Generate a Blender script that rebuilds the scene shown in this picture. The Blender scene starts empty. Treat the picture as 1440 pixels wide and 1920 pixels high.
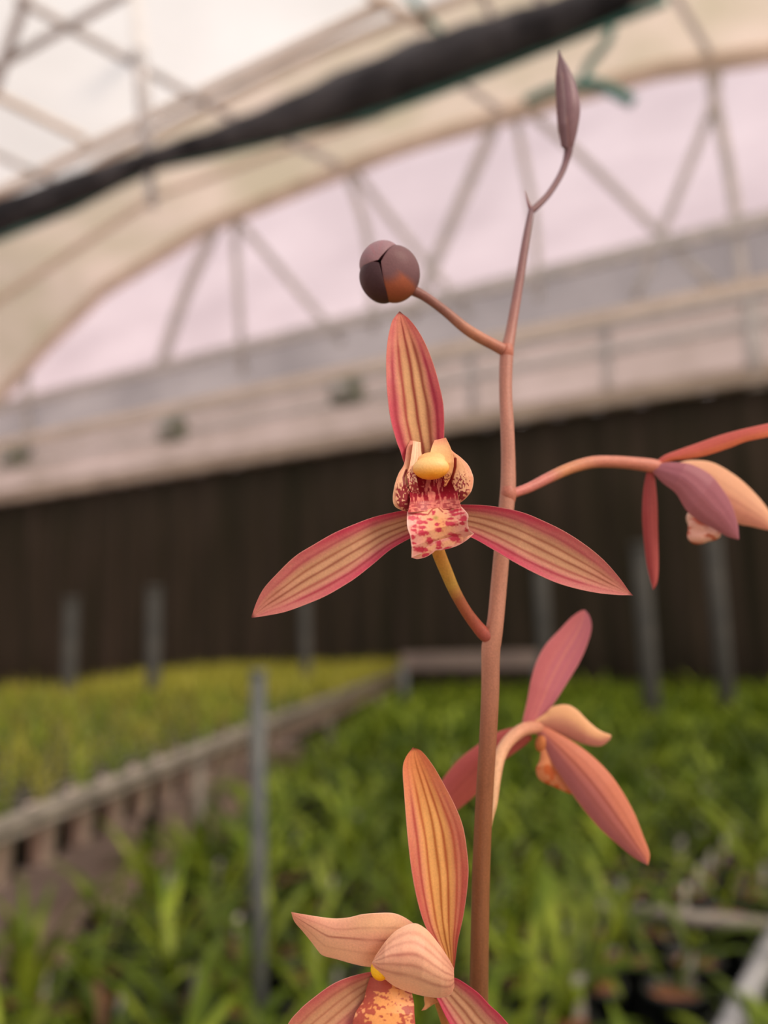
import bpy, math, random
import numpy as np
from mathutils import Vector, Matrix

# ------------------------------------------------------------------ camera, world, sun, exposure
scene = bpy.context.scene
COL = scene.collection
F = 1500.0
PITCH = math.atan(230 / 1500); ROLL = math.radians(1.5)
CAM = np.array([0.0, 0.0, 1.25])
_fw = np.array([0, math.cos(PITCH), math.sin(PITCH)])
_r0 = np.array([1.0, 0, 0]); _u0 = np.array([0, -math.sin(PITCH), math.cos(PITCH)])
RT = math.cos(ROLL) * _r0 - math.sin(ROLL) * _u0
UP = math.sin(ROLL) * _r0 + math.cos(ROLL) * _u0
cam_data = bpy.data.cameras.new('camera')
cam = bpy.data.objects.new('camera', cam_data); COL.objects.link(cam)
cam.matrix_world = Matrix(((RT[0], UP[0], -_fw[0], CAM[0]), (RT[1], UP[1], -_fw[1], CAM[1]), (RT[2], UP[2], -_fw[2], CAM[2]), (0, 0, 0, 1)))
cam_data.sensor_fit = 'VERTICAL'; cam_data.sensor_height = 36.0; cam_data.lens = 36.0 * F / 1920
cam_data.clip_start = 0.01; cam_data.clip_end = 200
cam_data.dof.use_dof = True; cam_data.dof.focus_distance = 0.150; cam_data.dof.aperture_fstop = 7.6
scene.camera = cam

world = bpy.data.worlds.new('world'); scene.world = world; world.use_nodes = True
wn = world.node_tree.nodes; wl = world.node_tree.links; wn.clear()
w_tc = wn.new('ShaderNodeTexCoord'); w_sep = wn.new('ShaderNodeSeparateXYZ'); w_rmp = wn.new('ShaderNodeValToRGB')
w_bg = wn.new('ShaderNodeBackground'); w_out = wn.new('ShaderNodeOutputWorld')
wl.new(w_tc.outputs['Generated'], w_sep.inputs[0]); wl.new(w_sep.outputs['Z'], w_rmp.inputs[0])
w_rmp.color_ramp.elements[0].position = 0.0; w_rmp.color_ramp.elements[0].color = (0.86, 0.68, 0.66, 1)
w_rmp.color_ramp.elements[1].position = 0.75; w_rmp.color_ramp.elements[1].color = (0.80, 0.79, 0.80, 1)
wl.new(w_rmp.outputs[0], w_bg.inputs[0]); w_bg.inputs[1].default_value = 1.22
wl.new(w_bg.outputs[0], w_out.inputs[0])

sun_d = bpy.data.lights.new('sun', 'SUN'); sun_d.energy = 4.8; sun_d.color = (1.0, 0.84, 0.70); sun_d.angle = math.radians(18)
sun = bpy.data.objects.new('sun', sun_d); COL.objects.link(sun)
sun.rotation_euler = Vector((0.62, -0.50, 0.60)).to_track_quat('Z', 'Y').to_euler()

scene.view_settings.view_transform = 'Standard'; scene.view_settings.look = 'None'
scene.view_settings.gamma = 1.0; scene.view_settings.use_curve_mapping = False
scene.view_settings.exposure = 0.0

rng = random.Random(7); nrng = np.random.RandomState(5)

# ------------------------------------------------------------------ ray helpers (photo pixel -> point at a real distance)
def ray(x, y): return (x - 720) / F * RT - (y - 960) / F * UP + _fw
def at(x, y, d): return CAM + ray(x, y) * d
def onz(x, y, z):
    v = ray(x, y); return CAM + v * (z - CAM[2]) / v[2]
WA = onz(0, 945, 3.45); WB = onz(1440, 720, 3.45)
WU = (WB - WA) / np.linalg.norm(WB - WA); WN = np.array([WU[1], -WU[0], 0.0])     # along the end wall / from it into the house
def onW(x, y, off=0.0):
    v = ray(x, y); q = WA + WN * off
    return CAM + v * (np.dot(q - CAM, WN) / np.dot(v, WN))
def house(u, n, z):
    p = WA + WU * u + WN * n; return np.array([p[0], p[1], z])
PU = np.array([-2.6, -1.6, 0.0, 1.1, 2.3, 4.3, 7.0, 7.6, 10.3, 12.3, 13.5, 14.6, 16.2, 17.2])
PZ = np.array([3.45, 4.35, 5.27, 5.91, 6.50, 6.95, 7.10, 7.10, 6.95, 6.50, 5.91, 5.27, 4.35, 3.45])
def prof(u): return float(np.interp(u, PU, PZ))
def onroof(x, y, drop=0.06):
    v = ray(x, y); lo = None
    for t in np.arange(0.5, 30, 0.05):
        p = CAM + v * t; u = np.dot(p - WA, WU)
        if p[2] > prof(u) - drop: return p
    return p

# ------------------------------------------------------------------ scene helpers
WORLD = {}
def tag(o, label=None, cat=None, group=None, kind=None):
    if label: o['label'] = label
    if cat: o['category'] = cat
    if group: o['group'] = group
    if kind: o['kind'] = kind
    return o
def empty(name, loc, parent=None):
    o = bpy.data.objects.new(name, None); COL.objects.link(o); o.empty_display_size = 0.02
    loc = np.array(loc, float)
    if parent: o.parent = parent; o.location = loc - WORLD[parent]
    else: o.location = loc
    WORLD[o] = loc
    return o
def obj(name, V, Fc, mat, parent=None, colors=None, smooth=True, origin=None):
    V = np.asarray(V, float)
    base = WORLD[parent] if parent else (np.array(origin, float) if origin is not None else np.zeros(3))
    me = bpy.data.meshes.new(name); me.from_pydata((V - base).tolist(), [], Fc)
    if smooth: me.polygons.foreach_set('use_smooth', [True] * len(me.polygons))
    if colors is not None:
        a = me.color_attributes.new('pigment', 'FLOAT_COLOR', 'POINT')
        a.data.foreach_set('color', np.concatenate([colors, np.ones((len(V), 1))], 1).astype(np.float32).ravel())
    me.materials.append(mat); me.update()
    o = bpy.data.objects.new(name, me); COL.objects.link(o)
    if parent: o.parent = parent
    else: o.location = base
    WORLD[o] = base
    return o
class MB:
    def __init__(s): s.v = []; s.f = []
    def add(s, V, Fc):
        n = len(s.v); s.v += [tuple(p) for p in V]; s.f += [tuple(i + n for i in f) for f in Fc]; return s
    def box(s, c, ax, ay, az):
        c = np.array(c, float); ax, ay, az = map(lambda q: np.array(q, float), (ax, ay, az))
        V = [c + i * ax + j * ay + k * az for i in (-1, 1) for j in (-1, 1) for k in (-1, 1)]
        return s.add(V, [(0, 1, 3, 2), (4, 6, 7, 5), (0, 4, 5, 1), (2, 3, 7, 6), (0, 2, 6, 4), (1, 5, 7, 3)])
    def tube(s, P, r, n=8, cap=True):
        V, Fc = tube_geo(P, r, n, cap); return s.add(V, Fc)
    def build(s, name, mat, parent=None, smooth=False, **k): return obj(name, s.v, s.f, mat, parent, smooth=smooth, **k)
def tube_geo(P, r, n=8, cap=True):
    P = np.array(P, float); m = len(P)
    r = np.full(m, r) if np.isscalar(r) else np.array(r, float)
    T = np.gradient(P, axis=0); T /= np.linalg.norm(T, axis=1)[:, None] + 1e-12
    ref = np.array([0, 0, 1.0]) if abs(T[0][2]) < 0.9 else np.array([1.0, 0, 0])
    V = []; a = np.cross(T[0], ref); a /= np.linalg.norm(a)
    for i in range(m):
        a = a - T[i] * np.dot(a, T[i]); a /= np.linalg.norm(a); b = np.cross(T[i], a)
        for k in range(n):
            th = 2 * math.pi * k / n; V.append(P[i] + r[i] * (math.cos(th) * a + math.sin(th) * b))
    Fc = [(i * n + k, i * n + (k + 1) % n, (i + 1) * n + (k + 1) % n, (i + 1) * n + k) for i in range(m - 1) for k in range(n)]
    if cap: Fc += [tuple(range(n))[::-1], tuple((m - 1) * n + k for k in range(n))]
    return V, Fc
def spline(P, m):
    """Catmull-Rom through rows of P (any columns), m samples, by chord length."""
    P = np.array(P, float)
    if len(P) == 2: return P[0] + (P[1] - P[0]) * np.linspace(0, 1, m)[:, None]
    Q = np.vstack([2 * P[0] - P[1], P, 2 * P[-1] - P[-2]])
    seg = np.linalg.norm(np.diff(P[:, :2], axis=0), axis=1) + 1e-9 if P.shape[1] != 3 else np.linalg.norm(np.diff(P, axis=0), axis=1) + 1e-9
    s = np.concatenate([[0], np.cumsum(seg)]); out = []
    for x in np.linspace(0, s[-1], m):
        i = min(int(np.searchsorted(s, x, 'right')) - 1, len(P) - 2); t = (x - s[i]) / seg[i]
        a, b, c, d = Q[i], Q[i + 1], Q[i + 2], Q[i + 3]
        out.append(0.5 * ((2 * b) + (c - a) * t + (2 * a - 5 * b + 4 * c - d) * t * t + (3 * b - a - 3 * c + d) * t ** 3))
    return np.array(out)

# ------------------------------------------------------------------ materials
def lin(c):
    c = np.asarray(c, float) / 255.0
    return np.where(c <= 0.04045, c / 12.92, ((c + 0.055) / 1.055) ** 2.4)
def mat_new(name):
    m = bpy.data.materials.new(name); m.use_nodes = True; nt = m.node_tree; nt.nodes.clear()
    return m, nt.nodes, nt.links
def noise_col(N, L, a, b, scale, detail=4, coord='Object', rough=0.55, stretch=(1, 1, 1), lo=0.35, hi=0.65):
    tc = N.new('ShaderNodeTexCoord'); mp = N.new('ShaderNodeMapping'); mp.inputs['Scale'].default_value = stretch
    L.new(tc.outputs[coord], mp.inputs[0]); nz = N.new('ShaderNodeTexNoise'); L.new(mp.outputs[0], nz.inputs[0])
    nz.inputs['Scale'].default_value = scale; nz.inputs['Detail'].default_value = detail; nz.inputs['Roughness'].default_value = rough
    r = N.new('ShaderNodeValToRGB'); L.new(nz.outputs[0], r.inputs[0])
    r.color_ramp.elements[0].position = lo; r.color_ramp.elements[0].color = (*lin(a), 1)
    r.color_ramp.elements[1].position = hi; r.color_ramp.elements[1].color = (*lin(b), 1)
    return r, nz
def plain(name, a, b, scale=20, rough=0.6, metal=0.0, bump=0.1, stretch=(1, 1, 1), spec=0.5):
    m, N, L = mat_new(name); r, nz = noise_col(N, L, a, b, scale, stretch=stretch)
    p = N.new('ShaderNodeBsdfPrincipled'); o = N.new('ShaderNodeOutputMaterial')
    L.new(r.outputs[0], p.inputs['Base Color']); p.inputs['Roughness'].default_value = rough; p.inputs['Metallic'].default_value = metal
    p.inputs['Specular IOR Level'].default_value = spec
    if bump:
        bp = N.new('ShaderNodeBump'); bp.inputs['Strength'].default_value = bump; bp.inputs['Distance'].default_value = 0.01
        L.new(nz.outputs[0], bp.inputs['Height']); L.new(bp.outputs[0], p.inputs['Normal'])
    L.new(p.outputs[0], o.inputs[0]); return m
def film(name, a, b, transp, transl, scale=0.6, stretch=(1, 1, 1)):
    """polythene film: part clear, part diffusing, part reflecting"""
    m, N, L = mat_new(name); r, nz = noise_col(N, L, a, b, scale, stretch=stretch)
    t = N.new('ShaderNodeBsdfTransparent'); s = N.new('ShaderNodeBsdfTranslucent'); d = N.new('ShaderNodeBsdfDiffuse')
    L.new(r.outputs[0], t.inputs[0]); L.new(r.outputs[0], s.inputs[0]); L.new(r.outputs[0], d.inputs[0])
    m1 = N.new('ShaderNodeMixShader'); m1.inputs[0].default_value = transl / (1 - transp); L.new(d.outputs[0], m1.inputs[1]); L.new(s.outputs[0], m1.inputs[2])
    m2 = N.new('ShaderNodeMixShader'); m2.inputs[0].default_value = transp; L.new(m1.outputs[0], m2.inputs[1]); L.new(t.outputs[0], m2.inputs[2])
    o = N.new('ShaderNodeOutputMaterial'); L.new(m2.outputs[0], o.inputs[0]); return m
def petal_mat(name, transl=0.28, rough=0.5, grain=0.06):
    m, N, L = mat_new(name)
    at_ = N.new('ShaderNodeAttribute'); at_.attribute_name = 'pigment'
    tc = N.new('ShaderNodeTexCoord'); nz = N.new('ShaderNodeTexNoise'); nz.inputs['Scale'].default_value = 2600; nz.inputs['Detail'].default_value = 3
    L.new(tc.outputs['Object'], nz.inputs[0])
    mr = N.new('ShaderNodeMapRange'); mr.inputs[1].default_value = 0.3; mr.inputs[2].default_value = 0.7
    mr.inputs[3].default_value = 1 - grain; mr.inputs[4].default_value = 1 + grain; L.new(nz.outputs[0], mr.inputs[0])
    mul = N.new('ShaderNodeVectorMath'); mul.operation = 'SCALE'; L.new(at_.outputs['Color'], mul.inputs[0]); L.new(mr.outputs[0], mul.inputs['Scale'])
    p = N.new('ShaderNodeBsdfPrincipled'); p.inputs['Roughness'].default_value = rough; p.inputs['Specular IOR Level'].default_value = 0.35
    bp = N.new('ShaderNodeBump'); bp.inputs['Strength'].default_value = 0.25; bp.inputs['Distance'].default_value = 0.0002
    L.new(nz.outputs[0], bp.inputs['Height']); L.new(bp.outputs[0], p.inputs['Normal'])
    L.new(mul.outputs[0], p.inputs['Base Color'])
    s = N.new('ShaderNodeBsdfTranslucent'); L.new(mul.outputs[0], s.inputs[0])
    mx = N.new('ShaderNodeMixShader'); mx.inputs[0].default_value = transl
    L.new(p.outputs[0], mx.inputs[1]); L.new(s.outputs[0], mx.inputs[2])
    o = N.new('ShaderNodeOutputMaterial'); L.new(mx.outputs[0], o.inputs[0]); return m
def leaf_mat(name, a, b, scale=9, transl=0.3):
    m, N, L = mat_new(name); r, nz = noise_col(N, L, a, b, scale)
    oi = N.new('ShaderNodeObjectInfo'); hs = N.new('ShaderNodeHueSaturation')
    mr = N.new('ShaderNodeMapRange'); mr.inputs[3].default_value = 0.65; mr.inputs[4].default_value = 1.35
    L.new(oi.outputs['Random'], mr.inputs[0]); L.new(mr.outputs[0], hs.inputs['Value']); L.new(r.outputs[0], hs.inputs['Color'])
    p = N.new('ShaderNodeBsdfPrincipled'); p.inputs['Roughness'].default_value = 0.45; p.inputs['Specular IOR Level'].default_value = 0.3; L.new(hs.outputs[0], p.inputs['Base Color'])
    s = N.new('ShaderNodeBsdfTranslucent'); L.new(hs.outputs[0], s.inputs[0])
    mx = N.new('ShaderNodeMixShader'); mx.inputs[0].default_value = transl; L.new(p.outputs[0], mx.inputs[1]); L.new(s.outputs[0], mx.inputs[2])
    o = N.new('ShaderNodeOutputMaterial'); L.new(mx.outputs[0], o.inputs[0]); return m

M_GABLE = film('gable_film', (226, 214, 218), (248, 236, 240), 0.60, 0.34, 0.5, (1, 1, 2.5))
M_ROOF = film('roof_film', (222, 219, 215), (238, 235, 232), 0.60, 0.33, 0.4)
M_BEIGE = film('dusty_beige_roof_film', (190, 180, 158), (216, 200, 186), 0.34, 0.40, 0.9)
M_STRIPF = film('dull_lower_film', (182, 170, 158), (214, 200, 192), 0.40, 0.40, 0.9)
M_GREYF = film('grey_frosted_film', (160, 157, 156), (188, 184, 182), 0.40, 0.44, 0.7)
M_CURT = plain('dark_brown_shade_fabric', (42, 40, 30), (62, 54, 46), 1.2, 0.9, stretch=(6, 6, 0.4), bump=0.2, spec=0.1)
M_BLACK = plain('black_rolled_fabric', (34, 35, 39), (78, 78, 82), 2.0, 0.85, bump=0.4, spec=0.2)
M_GALV = plain('galvanised_pipe', (176, 178, 180), (208, 206, 206), 8, 0.5, 0.1)
M_TEAL = plain('green_painted_steel', (50, 110, 104), (76, 138, 128), 9, 0.5, 0.1)
M_CREAM = plain('weathered_cream_gutter', (204, 192, 178), (226, 214, 202), 2.5, 0.7)
M_RAILC = plain('dusty_beige_rail', (150, 138, 126), (178, 166, 152), 3, 0.8)
M_FLOOR = plain('pinkish_concrete', (168, 142, 126), (206, 180, 164), 3.0, 0.85)
M_POST = plain('grey_steel_post', (70, 78, 80), (104, 108, 106), 14, 0.55, 0.2)
M_RAIL = plain('dull_zinc_rail', (104, 100, 92), (150, 144, 134), 12, 0.6, 0.2)
M_POST2 = plain('pale_grey_pipe', (132, 134, 138), (160, 162, 164), 10, 0.5)
M_DULLB = plain('dull_mauve_board', (110, 98, 94), (132, 118, 112), 6, 0.8)
M_MOTOR = plain('dusty_grey_green_metal', (98, 108, 98), (126, 130, 118), 9, 0.7)
M_DIM = plain('dull_dark_pole', (46, 48, 46), (62, 62, 58), 10, 0.8)
M_BPOT = plain('black_plastic_pot', (16, 22, 22), (34, 40, 40), 14, 0.45, bump=0.05)
M_PPOT = plain('pale_pink_pot', (238, 210, 198), (246, 224, 214), 20, 0.6, bump=0.05)
M_GPOT = plain('grey_plastic_pot', (92, 92, 98), (130, 128, 132), 20, 0.55, bump=0.05)
M_BARK = plain('orange_brown_bark', (74, 46, 30), (176, 112, 78), 90, 0.9, bump=1.0)
M_TAGM = plain('white_plastic_tag', (190, 186, 180), (225, 220, 214), 30, 0.5)
M_LEAF = leaf_mat('green_orchid_leaf', (44, 68, 8), (104, 124, 26))
M_LEAF2 = leaf_mat('fresh_green_leaf', (84, 110, 14), (152, 168, 56))
M_LEAF3 = leaf_mat('yellow_green_seedling_leaf', (112, 120, 34), (166, 160, 62))
M_LEAFD = leaf_mat('dry_brown_leaf', (120, 84, 58), (160, 120, 88))
M_PETAL = petal_mat('veined_petal')
M_WAX = petal_mat('waxy_lip', 0.15, 0.42, 0.06)
M_STEM = petal_mat('fleshy_flower_stem', 0.0, 0.45, 0.12)

# ------------------------------------------------------------------ the house: floor, walls, roof
g = MB(); c0 = house(-2.6, -0.2, 0); 
fl = [house(-2.7, -0.1, 0), house(17.3, -0.1, 0), house(17.3, 13, 0), house(-2.7, 13, 0)]
lo_ = [p - np.array([0, 0, 0.1]) for p in fl]
g.add(fl + lo_, [(0, 1, 2, 3), (7, 6, 5, 4), (0, 4, 5, 1), (1, 5, 6, 2), (2, 6, 7, 3), (3, 7, 4, 0)])
tag(g.build('floor', M_FLOOR), 'pinkish grey concrete greenhouse floor', kind='structure')

# pleated dark shade curtain closing the lower end wall
nx = 520; us = np.linspace(-2.6, 17.2, nx); V = []; Fc = []
for i, u in enumerate(us):
    o = 0.035 * math.sin(u * 13 + 1.7 * math.sin(u * 2.1)) + 0.02 * math.sin(u * 31)
    for z in (0.02, 1.2, 2.4, 3.42): V.append(house(u, 0.10 + o * (1 - 0.5 * z / 3.4), z))
for i in range(nx - 1):
    for k in range(3): Fc.append((i * 4 + k, (i + 1) * 4 + k, (i + 1) * 4 + k + 1, i * 4 + k + 1))
w = obj('wall_back', V, Fc, M_CURT); sm = w.modifiers.new('thick', 'SOLIDIFY'); sm.thickness = 0.006
tag(w, 'dark brown shade curtain hanging in folds across the lower end wall', kind='structure')
g = MB().box(house(7.3, 0.16, 3.47), WU * 9.9, WN * 0.07, (0, 0, 0.05))
g.box(house(7.3, 0.12, 3.56), WU * 9.9, WN * 0.03, (0, 0, 0.05))
tag(g.build('trim_1', M_RAILC), 'cream rail along the top of the dark curtain', kind='structure')

def zW(x, y): return float(onW(x, y)[2])
Z1 = zW(720, 745); Z2 = zW(720, 690); Z3 = zW(720, 602)
def strip(name, z0, z1, mat, label, off=0.0):
    V = [house(u, off, z) for u in np.linspace(-2.6, 17.2, 12) for z in (z0, z1)]
    V = [v if v[2] <= 99 else v for v in V]
    Fc = [(2 * i, 2 * i + 2, 2 * i + 3, 2 * i + 1) for i in range(11)]
    o = obj(name, V, Fc, mat); tag(o, label, kind='structure'); return o
def gable(name, z0, mat, label):
    V = []; Fc = []; us = np.linspace(-2.6, 17.2, 60); ys = 5
    for u in us:
        top = max(prof(u), z0 + 0.001)
        for k in range(ys): V.append(house(u, 0, z0 + (top - z0) * k / (ys - 1)))
    for i in range(len(us) - 1):
        for k in range(ys - 1): Fc.append((i * ys + k, (i + 1) * ys + k, (i + 1) * ys + k + 1, i * ys + k + 1))
    o = obj(name, V, Fc, mat); tag(o, label, kind='structure'); return o
strip('window_1', 3.5, Z2, M_STRIPF, 'bright strip of film above the dark curtain')
strip('window_2', Z2, Z3, M_GREYF, 'grey frosted band of film across the gable')
gable('wall_gable', Z3, M_GABLE, 'pinkish white translucent film filling the arched gable')

def vault(name, n0, n1, mat, label, nn=2):
    V = []; Fc = []; us = np.linspace(-2.6, 17.2, 70)
    for u in us:
        for k in range(nn + 1): V.append(house(u, n0 + (n1 - n0) * k / nn, prof(u)))
    m = nn + 1
    for i in range(len(us) - 1):
        for k in range(nn): Fc.append((i * m + k, (i + 1) * m + k, (i + 1) * m + k + 1, i * m + k + 1))
    o = obj(name, V, Fc, mat); tag(o, label, kind='structure'); return o
vault('ceiling', 1.9, 13, M_ROOF, 'white translucent film of the arched greenhouse roof')
vault('ceiling_strip', 0, 1.9, M_BEIGE, 'dusty beige strip of roof film next to the gable')
for nm, u in (('wall_left', -2.6), ('wall_right', 17.2)):
    V = [house(u, n, z) for n in (0, 6.5, 13) for z in (0, 1.7, 3.45)]
    tag(obj(nm, V, [(0, 3, 4, 1), (1, 4, 5, 2), (3, 6, 7, 4), (4, 7, 8, 5)], M_ROOF), 'translucent film side wall of the greenhouse', kind='structure')
V = []; Fc = []; us = np.linspace(-2.6, 17.2, 30)
for u in us: V += [house(u, 13, 0), house(u, 13, prof(u))]
for i in range(29): Fc.append((2 * i, 2 * i + 2, 2 * i + 3, 2 * i + 1))
tag(obj('wall_front', V, Fc, M_ROOF), 'translucent film end wall behind the camera', kind='structure')

for k, u in enumerate((-2.6, 17.2)):
    g = MB().box(house(u, 6.45, 3.45), WU * .09, WN * 6.5, (0, 0, .07)); tag(g.build('trim_%d' % (k + 7), M_CREAM), ('left' if k == 0 else 'right') + ' eave gutter of the greenhouse', kind='structure')
    t = empty('wall_frame', house(u, 6.45, 0)); tag(t, 'galvanised posts of the %s side wall' % ('left' if k == 0 else 'right'), kind='structure')
    for n in np.arange(.3, 13, 2.5): MB().tube([house(u, n, 0), house(u, n, 3.4)], .04, 8).build('post', M_GALV, t, smooth=True)
# steel of the gable and roof
def frame(name, label, segs, mat, loc, fn):
    t = empty(name, loc); tag(t, label, kind='structure')
    for s in segs:
        pts, r = s[0], s[1]; m = s[2] if len(s) > 2 else mat
        P = [fn(*p) for p in pts]
        V, Fc = tube_geo(spline(P, 14) if len(P) > 2 else P, r, 8); obj('pipe', V, Fc, m, t)
    return t
gw = lambda x, y: onW(x, y, 0.07)
frame('gable_frame', 'pale steel web bars behind the arched gable film',
      [([(1325, 108), (1372, 350), (1392, 540)], .055), ([(960, 190), (1075, 280), (1335, 535)], .045), ([(1340, 130), (1335, 200), (1190, 560)], .045),
       ([(945, 195), (825, 470), (770, 600)], .07), ([(652, 325), (690, 450), (700, 620)], .05), ([(440, 410), (478, 450), (640, 640)], .05),
       ([(405, 425), (345, 560), (300, 690)], .08), ([(965, 210), (1000, 400), (1010, 560)], .045),
       ([(440, 420), (455, 700)], .05), ([(665, 320), (725, 400), (880, 590)], .045),
       ([(50, 700), (55, 860)], .06), ([(1410, 560), (1420, 730)], .10), ([(1135, 620), (1140, 745)], .05), ([(880, 650), (888, 780)], .05)],
      M_GALV, house(7, 0.07, 4), gw)
# the arch itself and the horizontal beams
t = empty('arch_pipe', house(7, 0.1, 6.9)); tag(t, 'beige arched pipe where roof meets gable', kind='structure')
P = [house(u, 0.1, prof(u) - 0.08) for u in np.linspace(-2.5, 17.1, 50)]
V, Fc = tube_geo(P, 0.10, 8); obj('pipe', V, Fc, M_CREAM, t)
P = [house(u, 1.9, prof(u) - 0.05) for u in np.linspace(-2.5, 17.1, 50)]
V, Fc = tube_geo(P, 0.045, 8); obj('pipe', V, Fc, M_CREAM, t)
for k, (z, hh, mm, lb) in enumerate(((Z3 + .04, .07, M_GALV, 'grey beam across the gable above the frosted band'), (Z2 + .0, .06, M_CREAM, 'cream beam below the frosted band'),
                               (Z1, .035, M_GALV, 'thin grey beam above the bright strip'), (zW(1440, 560), .03, M_GALV, 'thin beam through the frosted band'))):
    tag(MB().box(house(7.3, 0.12, z), WU * 9.9, WN * 0.05, (0, 0, hh)).build('trim_%d' % (k + 2), mm), lb, kind='structure')
gr = onroof
def rl(a, b, n=6): return [(a[0] + (b[0] - a[0]) * i / (n - 1), a[1] + (b[1] - a[1]) * i / (n - 1)) for i in range(n)]
frame('roof_frame', 'grey roof bars crossing under the white film',
      [(rl((-60, 155), (240, -15)), .045), (rl((30, -6), (450, 228)), .05), (rl((50, -10), (-10, 165)), .05),
       (rl((-30, 375), (65, 330)) + rl((110, 306), (735, 2)), .06, M_CREAM), (rl((-20, 172), (160, 262)), .05, M_CREAM), (rl((-20, 283), (100, 338)), .045),
       (rl((762, -12), (826, 62)), .035, M_TEAL), (rl((690, -12), (800, 50)), .05, M_CREAM), (rl((1262, -15), (1330, 100)), .035), (rl((-20, 575), (285, 372)) , .05, M_CREAM),
       (rl((285, 372), (720, 215)), .04, M_CREAM), (rl((530, 258), (655, 318)), .05), (rl((850, 145), (940, 208)), .04), (rl((905, -10), (922, 34)), .04),
       (rl((1010, -10), (1030, 60)), .05, M_GALV)], M_GALV, house(7, 5, 6.5), gr)
tr = frame('shade_truss', 'galvanised hanger bar and chord carrying the black rolled shade', 
      [([(254, -20), (277, 300)], .07), ([(277, 300), (285, 385)], .05), ([(-60, 470), (0, 446), (140, 390), (280, 318), (420, 287), (560, 250), (700, 215), (900, 140), (1100, 58), (1250, 0)], .035, M_TEAL)], M_GALV, onW(600, 180, 2.84), lambda x, y: onW(x, y, 2.84))

# the black rolled shade: a sagging, lumpy fabric bundle hung under the chord
xs = np.array([-60, 0, 140, 280, 420, 560, 640, 800, 960, 1080, 1240]); yt = np.array([412, 376, 326, 280, 232, 178, 138, 72, 20, -12, -66])
yb = np.array([466, 440, 388, 318, 284, 250, 228, 172, 112, 62, -14])
P = []; rr = []
for x in np.linspace(-60, 1240, 60):
    a, b = np.interp(x, xs, yt), np.interp(x, xs, yb); p = onW(x, (a + b) / 2, 2.93); dd = np.dot(p - CAM, _fw)
    P.append(p); rr.append(max((b - a) / 2 * dd / F * 0.9, .03))
nn = 18; V, Fc = tube_geo(P, rr, nn); V = np.array(V)
for i in range(60):
    for k in range(nn):
        q = 1 + 0.07 * math.sin(k * 2.4 + i * 0.25) + 0.05 * math.sin(i * 1.3 + k)
        V[i * nn + k] = P[i] + (V[i * nn + k] - P[i]) * q * np.array([1, 1, 1])
o = obj('rolled_shade', V, Fc, M_BLACK, origin=P[30]); tag(o, 'black shade fabric rolled up and hung across the roof', 'shade')

# green bracket with forked ends by the top bud
t = empty('pipe_clamp', onW(1100, 150, 2.6)); tag(t, 'green steel clamp with forked arms hanging under the black shade', 'clamp')
f2 = lambda x, y: onW(x, y, 2.6)
for nm, pts, r in (('strut', [(1150, 20), (1140, 75), (1105, 120), (1090, 160)], .032), ('arm', [(985, 190), (1035, 168), (1090, 158)], .035),
                   ('arm', [(1090, 158), (1130, 162), (1185, 190)], .045), ('strut', [(1028, 20), (1036, 90)], .04)):
    V, Fc = tube_geo(spline([f2(*p) for p in pts], 12), r, 8); obj(nm, V, Fc, M_TEAL, t)
# two small motor boxes on the beam
for (x, y), lb in (((650, 735), 'dark green motor box on the gable beam left of the flower tip'), ((322, 806), 'dark green motor box on the gable beam nearer the left edge'), ((24, 858), 'dark green motor box at the left end of the gable beam')):
    c = onW(x, y, 0.32); t = empty('fan_motor', c); tag(t, lb, 'motor', 'motor boxes on the gable beam')
    MB().box(c, WU * .17, WN * .10, (0, 0, .14)).build('housing', M_MOTOR, t)
    MB().tube([c, c + WN * .22], .08, 12).build('drum', M_GALV, t, smooth=True)
    MB().box(c - WN * .15 + np.array([0, 0, .05]), WU * .03, WN * .08, (0, 0, .03)).build('bracket', M_GALV, t)

# ------------------------------------------------------------------ benches
BD = np.array([0.1407, 0.990, 0]); BL = np.array([-0.990, 0.1407, 0])      # along the benches, to their left
RZ = np.array([-0.775, 1.653, 0.0])                                         # front corner of left bench rail
def bl(s, l, z): p = RZ + BD * s + BL * l; return np.array([p[0], p[1], z])
t = empty('pot_bench', bl(3, 1, 0)); tag(t, 'grey steel bench on the left holding rows of seedlings', 'bench')
LEN = 7.3; WID = 2.4
MB().tube([bl(-1.2, 0, .895), bl(LEN, 0, .895)], .016, 10).tube([bl(-1.2, .0, .868), bl(LEN, .0, .868)], .008, 6).build('front_rail', M_RAIL, t, smooth=True)
MB().tube([bl(-1.2, WID, .895), bl(LEN, WID, .895)], .016, 10).build('back_rail', M_RAIL, t, smooth=True)
MB().tube([bl(LEN, 0, .895), bl(LEN, WID, .895)], .02, 10).build('end_rail', M_RAIL, t, smooth=True)
for s in (1.25, 3.4, 5.4, LEN - .1):
    for l in (0.075, WID - .03):
        MB().tube([bl(s, l, 0), bl(s, l, .89)], .026, 10).build('leg', M_RAIL, t, smooth=True)
g = MB()
for l in np.arange(0.02, WID, .115): g.tube([bl(-1.2, l, .885), bl(LEN, l, .885)], .003, 4)
for s in np.arange(-1.2, LEN, .12): g.tube([bl(s, 0, .885), bl(s, WID, .885)], .003, 4)
o = g.build('wire_grid', M_RAIL, t); o['kind'] = 'stuff'

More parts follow.
